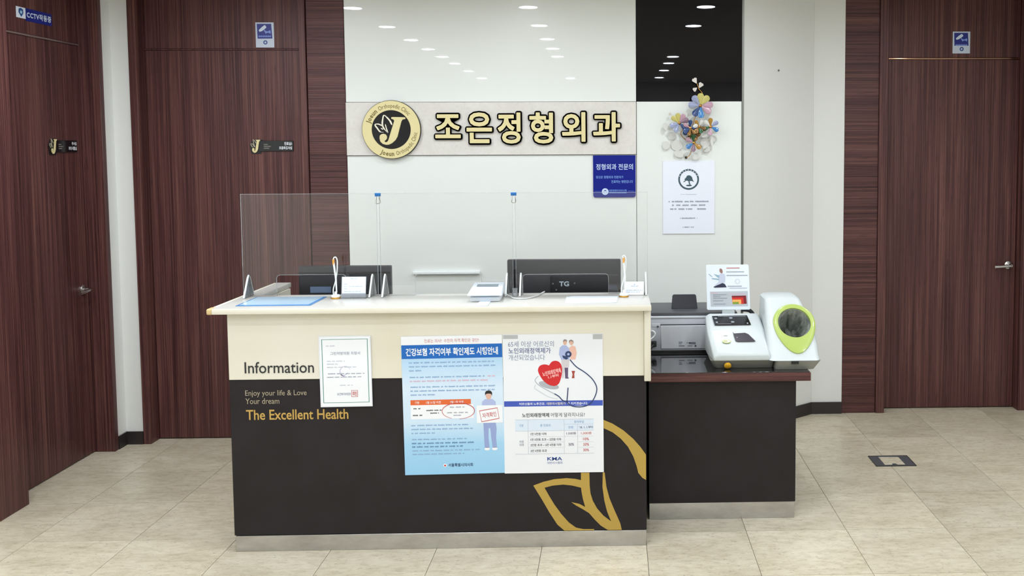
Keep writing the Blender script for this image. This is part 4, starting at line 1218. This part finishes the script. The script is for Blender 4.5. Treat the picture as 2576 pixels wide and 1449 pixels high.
dd.box(.500, .632, .0885, .0915, .0036, .0039)
dd.build('display_marks', dg_, scn)
FM = Fr((0, 4.1268, .7686), (1, 0, 0), (0, .8617, .5074), (0, -.5074, .8617))
MB(FM).poly([(.557, .130), (.562, .118), (.613, .122), (.628, .112), (.655, .064), (.572, .064), (.563, .070)], .0012, .003).build('paper_slot', mat('slot_plum_black', '#2c2530', .3), bpm, label='dark leaf shaped printer slot')
MB(FM).bars([], .003) if False else None
MB(FM).poly([(.570, .095), (.577, .090), (.570, .085)], .0032, .0036).build('slot_arrow', dg_, bpm)
lime = mat('lime_green', '#a6ba5c', .3, coat=.3)
MB(FM).ell(.521, .066, .020, .0125, .0012, .0022, 24).build('logo_oval', lime, bpm)
MB(FM).ell(.521, .066, .0175, .0102, .0023, .0026, 24).build('logo_oval', mat('logo_oval_pale', '#e6f0c4', .4), bpm)
MB(FM).box(.507, .525, .064, .069, .0027, .0029).build('logo_mark', mat('logo_olive', '#8fa23c', .5), bpm)
MB(FM).box(.505, .531, .108, .114, .0012, .0018).build('indicator_lamp', mat('indicator_pale', '#eef0d2', .4), bpm)
FY = Fr((.520, 4.138, PZ + .0225), (1, 0, 0), (0, -.56, .83), (0, -.83, -.56))
scl = MB(FY).lathe([(.0205, -.004), (.0205, .004), (.018, .006), (.017, .006)], n=6).build('stop_button_collar', mat('collar_grey', '#5d5d5a', .4), bpm)
MB(FY).lathe([(.0165, .0061), (.0165, .013), (.012, .016), (.004, .0168)], n=24).build('stop_button', mat('amber_button', '#e6b02f', .3), scl, smooth=True, label='amber stop button')
# right half: cuff housing, bored through for the arm
zs = [.729, .745, .80, .86, .92, .960, .978, .988]
def hx(z):
    t = (z - .729) / .259
    return .706 + .010 * t, .941 - .004 * t - .058 * max(0, t - .35) ** 1.6 / (.65 ** 1.6)
def hyf(z):
    t = (z - .729) / .259
    return 4.100 + .010 * (t > .05) + .205 * t
secs = []
for z in zs:
    x0, x1 = hx(z)
    e = 0 if z < .98 else (z - .975) * .9
    secs.append(rrect(x0 + e, x1 - e, hyf(z) + e, 4.462 - e, z, .028, 5))
hm = MB().loft(secs)
hous = hm.build('cuff_housing', BW, bpm, smooth=True)
sl = Vector((0, .205, .259)).normalized()
nrm = Vector((0, -sl.z, sl.y))
FH = Fr((.842, 4.110 + .205 * .5, .729 + .259 * .5), (1, 0, 0), sl, nrm)
cut = MB(FH).lathe([(.076, -.15), (.076, .08)], 0, .022, 40)
cut_o = cut.build('cutter', BW, None)
md = hous.modifiers.new('bore', 'BOOLEAN')
md.operation = 'DIFFERENCE'
md.solver = 'EXACT'
cut_o.location = -OFF[bpm] + OFF[bpm]
md.object = cut_o
bpy.context.view_layer.update()
dgp = bpy.context.evaluated_depsgraph_get()
nm = bpy.data.meshes.new_from_object(hous.evaluated_get(dgp))
hous.modifiers.clear()
old = hous.data
hous.data = nm
bpy.data.meshes.remove(old)
bpy.data.objects.remove(cut_o)
hous.data.set_sharp_from_angle(angle=math.radians(35))
# lime ring: egg shaped plate with a hole
def egg(t):
    x, y = math.cos(t), math.sin(t)
    return (.099 * x * (1 if y > 0 else (1 - .22 * abs(y) ** 1.5)), .022 + (.100 * y if y > 0 else .156 * y))
npt = 48
pts, fs = [], []
for i in range(npt):
    t = 2 * math.pi * i / npt
    ex, ey = egg(t)
    ix, iy = .0765 * math.cos(t), .022 + .0765 * math.sin(t)
    mx, my = (ex * .6 + ix * .4), (ey * .6 + iy * .4)
    pts += [(ex, ey, .0005), (ex * .985, ey * .985, .006), (mx, my, .010), (ix, iy, .008), (ix, iy, -.012)]
for i in range(npt):
    p, q = 5 * i, 5 * ((i + 1) % npt)
    for j in range(4):
        fs.append((p + j, q + j, q + j + 1, p + j + 1))
MB(FH).add(pts, fs).build('cuff_ring', lime, bpm, smooth=True, label='lime green ring around the arm opening')
# fabric sleeve narrowing into the bore, with folds
pts, fs = [], []
nr, na = 10, 64
for k in range(nr):
    d = k / (nr - 1)
    for i in range(na):
        t = 2 * math.pi * i / na
        r = .0755 - .030 * d ** 1.4
        fold = (.0015 + .013 * d) * (math.sin(8 * t + .8 * math.sin(2 * t)) * .75 + .25 * math.sin(19 * t))
        r = min(r - .001 + fold - .005 * (d > 0), .0755)
        pts.append((r * math.cos(t), .022 + r * math.sin(t), -.004 - .14 * d))
for k in range(nr - 1):
    for i in range(na):
        j = (i + 1) % na
        fs.append((k * na + i, k * na + j, (k + 1) * na + j, (k + 1) * na + i))
fs.append(tuple((nr - 1) * na + i for i in range(na)))
CUFF = mat('cuff_fabric', '#8d918c', .85)
_k = N(CUFF)
_nz = _k.noise(_k.pos((60, 30, 20)), 1, 3, .6)
_k.base(_k.ramp(_nz, [(.30, '#5d615f'), (.5, '#8a8e89'), (.7, '#a3a7a1')]))
MB(FH).add(pts, fs).build('cuff_sleeve', CUFF, bpm, smooth=True, label='grey pleated arm sleeve')
B(.806, .838, 4.0935, 4.103, PZ + .030, PZ + .0425).build('paper_tab', BLACK, bpm)
# instruction board on a stalk
FI = Fr((.558, 4.425, .907), (1, 0, 0), (0, .10, .995), (0, -.995, .10))
ib = MB(FI).poly([(-.098, .0), (.104, 0), (.109, .005), (.103, .213), (.098, .219), (-.100, .219), (-.105, .213), (-.103, .005)], -.004, .004).build('instruction_board', mat('board_white', '#e4edf6', .35), bpm, bevel=.001, seg=1, label='white printed instruction board')
B(.53, .59, 4.423, 4.437, .86, .9065).build('board_stalk', BW, bpm)
FJ = Fr(FI.p(-.105, .219, 0), FI.u, FI.v, FI.n, .213 / 1030)
def zb_(pts):
    return [(x - 270, -(y - 155)) for x, y in pts]
c5, c6 = .0045, .0048
MB(FJ).poly(zb_([(355, 785), (1245, 775), (1250, 1130), (375, 1135)]), .0043, c5).build('printed_panel', mat('print_panel_grey', '#b9c0c8', .5), ib)
MB(FJ).poly(zb_([(865, 885), (1205, 880), (1220, 1075), (885, 1080)]), c5, c6).build('printed_chart', mat('chart_maroon', '#7c1424', .5), ib)
MB(FJ).poly(zb_([(870, 925), (1140, 925), (1150, 1078), (885, 1080)]), c6, .0050).build('printed_chart', mat('chart_red', '#d02a20', .5), ib)
MB(FJ).poly(zb_([(880, 975), (1085, 975), (1090, 1079), (885, 1080)]), .0050, .0052).build('printed_chart', mat('chart_orange', '#f0b060', .5), ib)
MB(FJ).poly(zb_([(890, 1030), (1030, 1030), (1032, 1079), (890, 1080)]), .0052, .0054).build('printed_chart', mat('chart_green', '#7f9a2c', .5), ib)
MB(FJ).poly(zb_([(580, 380), (640, 355), (700, 375), (720, 430), (715, 540), (690, 580), (600, 590), (520, 640), (470, 640), (560, 560)]), c5, c6).build('printed_shirt', mat('print_pale_shirt', '#c3cbe0', .5), ib)
MB(FJ).ell(*zb_([(622, 300)])[0], 36, 60, c5, c6, 16, .3).build('printed_face', mat('print_face_brown', '#96706a', .5), ib)
MB(FJ).poly(zb_([(440, 670), (530, 635), (650, 585), (710, 610), (750, 685), (460, 692)]), c6, .0050).build('printed_trousers', mat('print_navy', '#232644', .5), ib)
MB(FJ).poly(zb_([(400, 465), (570, 485), (575, 515), (405, 490)]), c6, .005).poly(zb_([(445, 370), (580, 405), (580, 470), (540, 450)]), c6, .005).poly(zb_([(325, 375), (345, 370), (420, 435), (400, 440)]), c6, .005).build('printed_device', mat('print_steel_blue', '#8fb0c4', .5), ib)
rows = [(750, 1060, 235, REDINK), (745, 1165, 325, GREYINK), (750, 1240, 408, GREYINK), (770, 1090, 662, GREYINK), (810, 1220, 706, LGREYINK), (385, 545, 815, PINKINK), (430, 740, 858, GREYINK), (430, 590, 900, GREYINK), (430, 765, 940, GREYINK), (430, 660, 1000, GREYINK), (440, 720, 1075, GREYINK), (830, 1165, 845, PINKINK)]
for m in (REDINK, GREYINK, LGREYINK, PINKINK):
    fp = MB(FJ)
    rn = random.Random(3)
    for a0, a1, b, mm in rows:
        if mm is m:
            x = a0
            while x < a1:
                w = rn.uniform(16, 26)
                fp.quad(x - 270, x - 270 + w * .8, -(b - 155) - 10, -(b - 155) + 10, .0051)
                x += w
    fp.build('fine_print', m, ib, smooth='flatprint')
MB(FJ).ring(*zb_([(1005, 550)])[0], 48, 56, c5, c6, 24).build('printed_dial', LGREYINK, ib)
# dark arm and cable behind the console
MB().tube(smooth([(.625, 4.445, .905), (.668, 4.445, .898), (.692, 4.445, .862), (.700, 4.44, .80)], 5), .010, 8).build('rear_arm', mat('rear_arm_black', '#23252b', .4), bpm, smooth=True)

# ------------------------------------------------------------------ floor outlet box
fb = thing('floor_box', 'small steel framed floor outlet cover set in the tiles', 'floor outlet', (1.5, 4.84, 0))
FFB = Fr((1.5, 4.84, .0002), (1, 0, 0), (0, 1, 0), (0, 0, 1))
FBM = mat('floor_box_steel', '#7d828a', .35, metal=.7)
mb = MB(FFB)
mb.box(-.105, -.055, -.078, .078, 0, .003).box(.055, .105, -.078, .078, 0, .003).box(-.0548, .0548, .064, .078, 0, .003).box(-.0548, .0548, -.078, -.062, 0, .003)
mb.build('frame', FBM, fb, bevel=.0008, seg=1)
mb = MB(FFB)
mb.ring(0, 0, .1, .1, 0, 0, 3) if False else None
mb.box(-.108, -.1052, -.081, .081, 0, .0042).box(.1052, .108, -.081, .081, 0, .0042).box(-.108, .108, .0782, .081, 0, .0042).box(-.108, .108, -.081, -.0782, 0, .0042)
mb.build('outer_rim', mat('floor_box_dark', '#4f4f4c', .4, metal=.6), fb)
MB(FFB).box(-.0545, .0545, -.0615, .0635, 0, .0015).build('tile_inset', TILE, fb)
MB(FFB).poly([(-.014, -.0615), (.012, -.0615), (.006, -.044), (-.012, -.044)], .0016, .003).build('finger_tab', mat('floor_box_tab', '#5a5f68', .4, metal=.5), fb)

bpy.data.objects.remove(TOB)
bpy.data.curves.remove(TCU)
bpy.data.scenes.remove(TS)
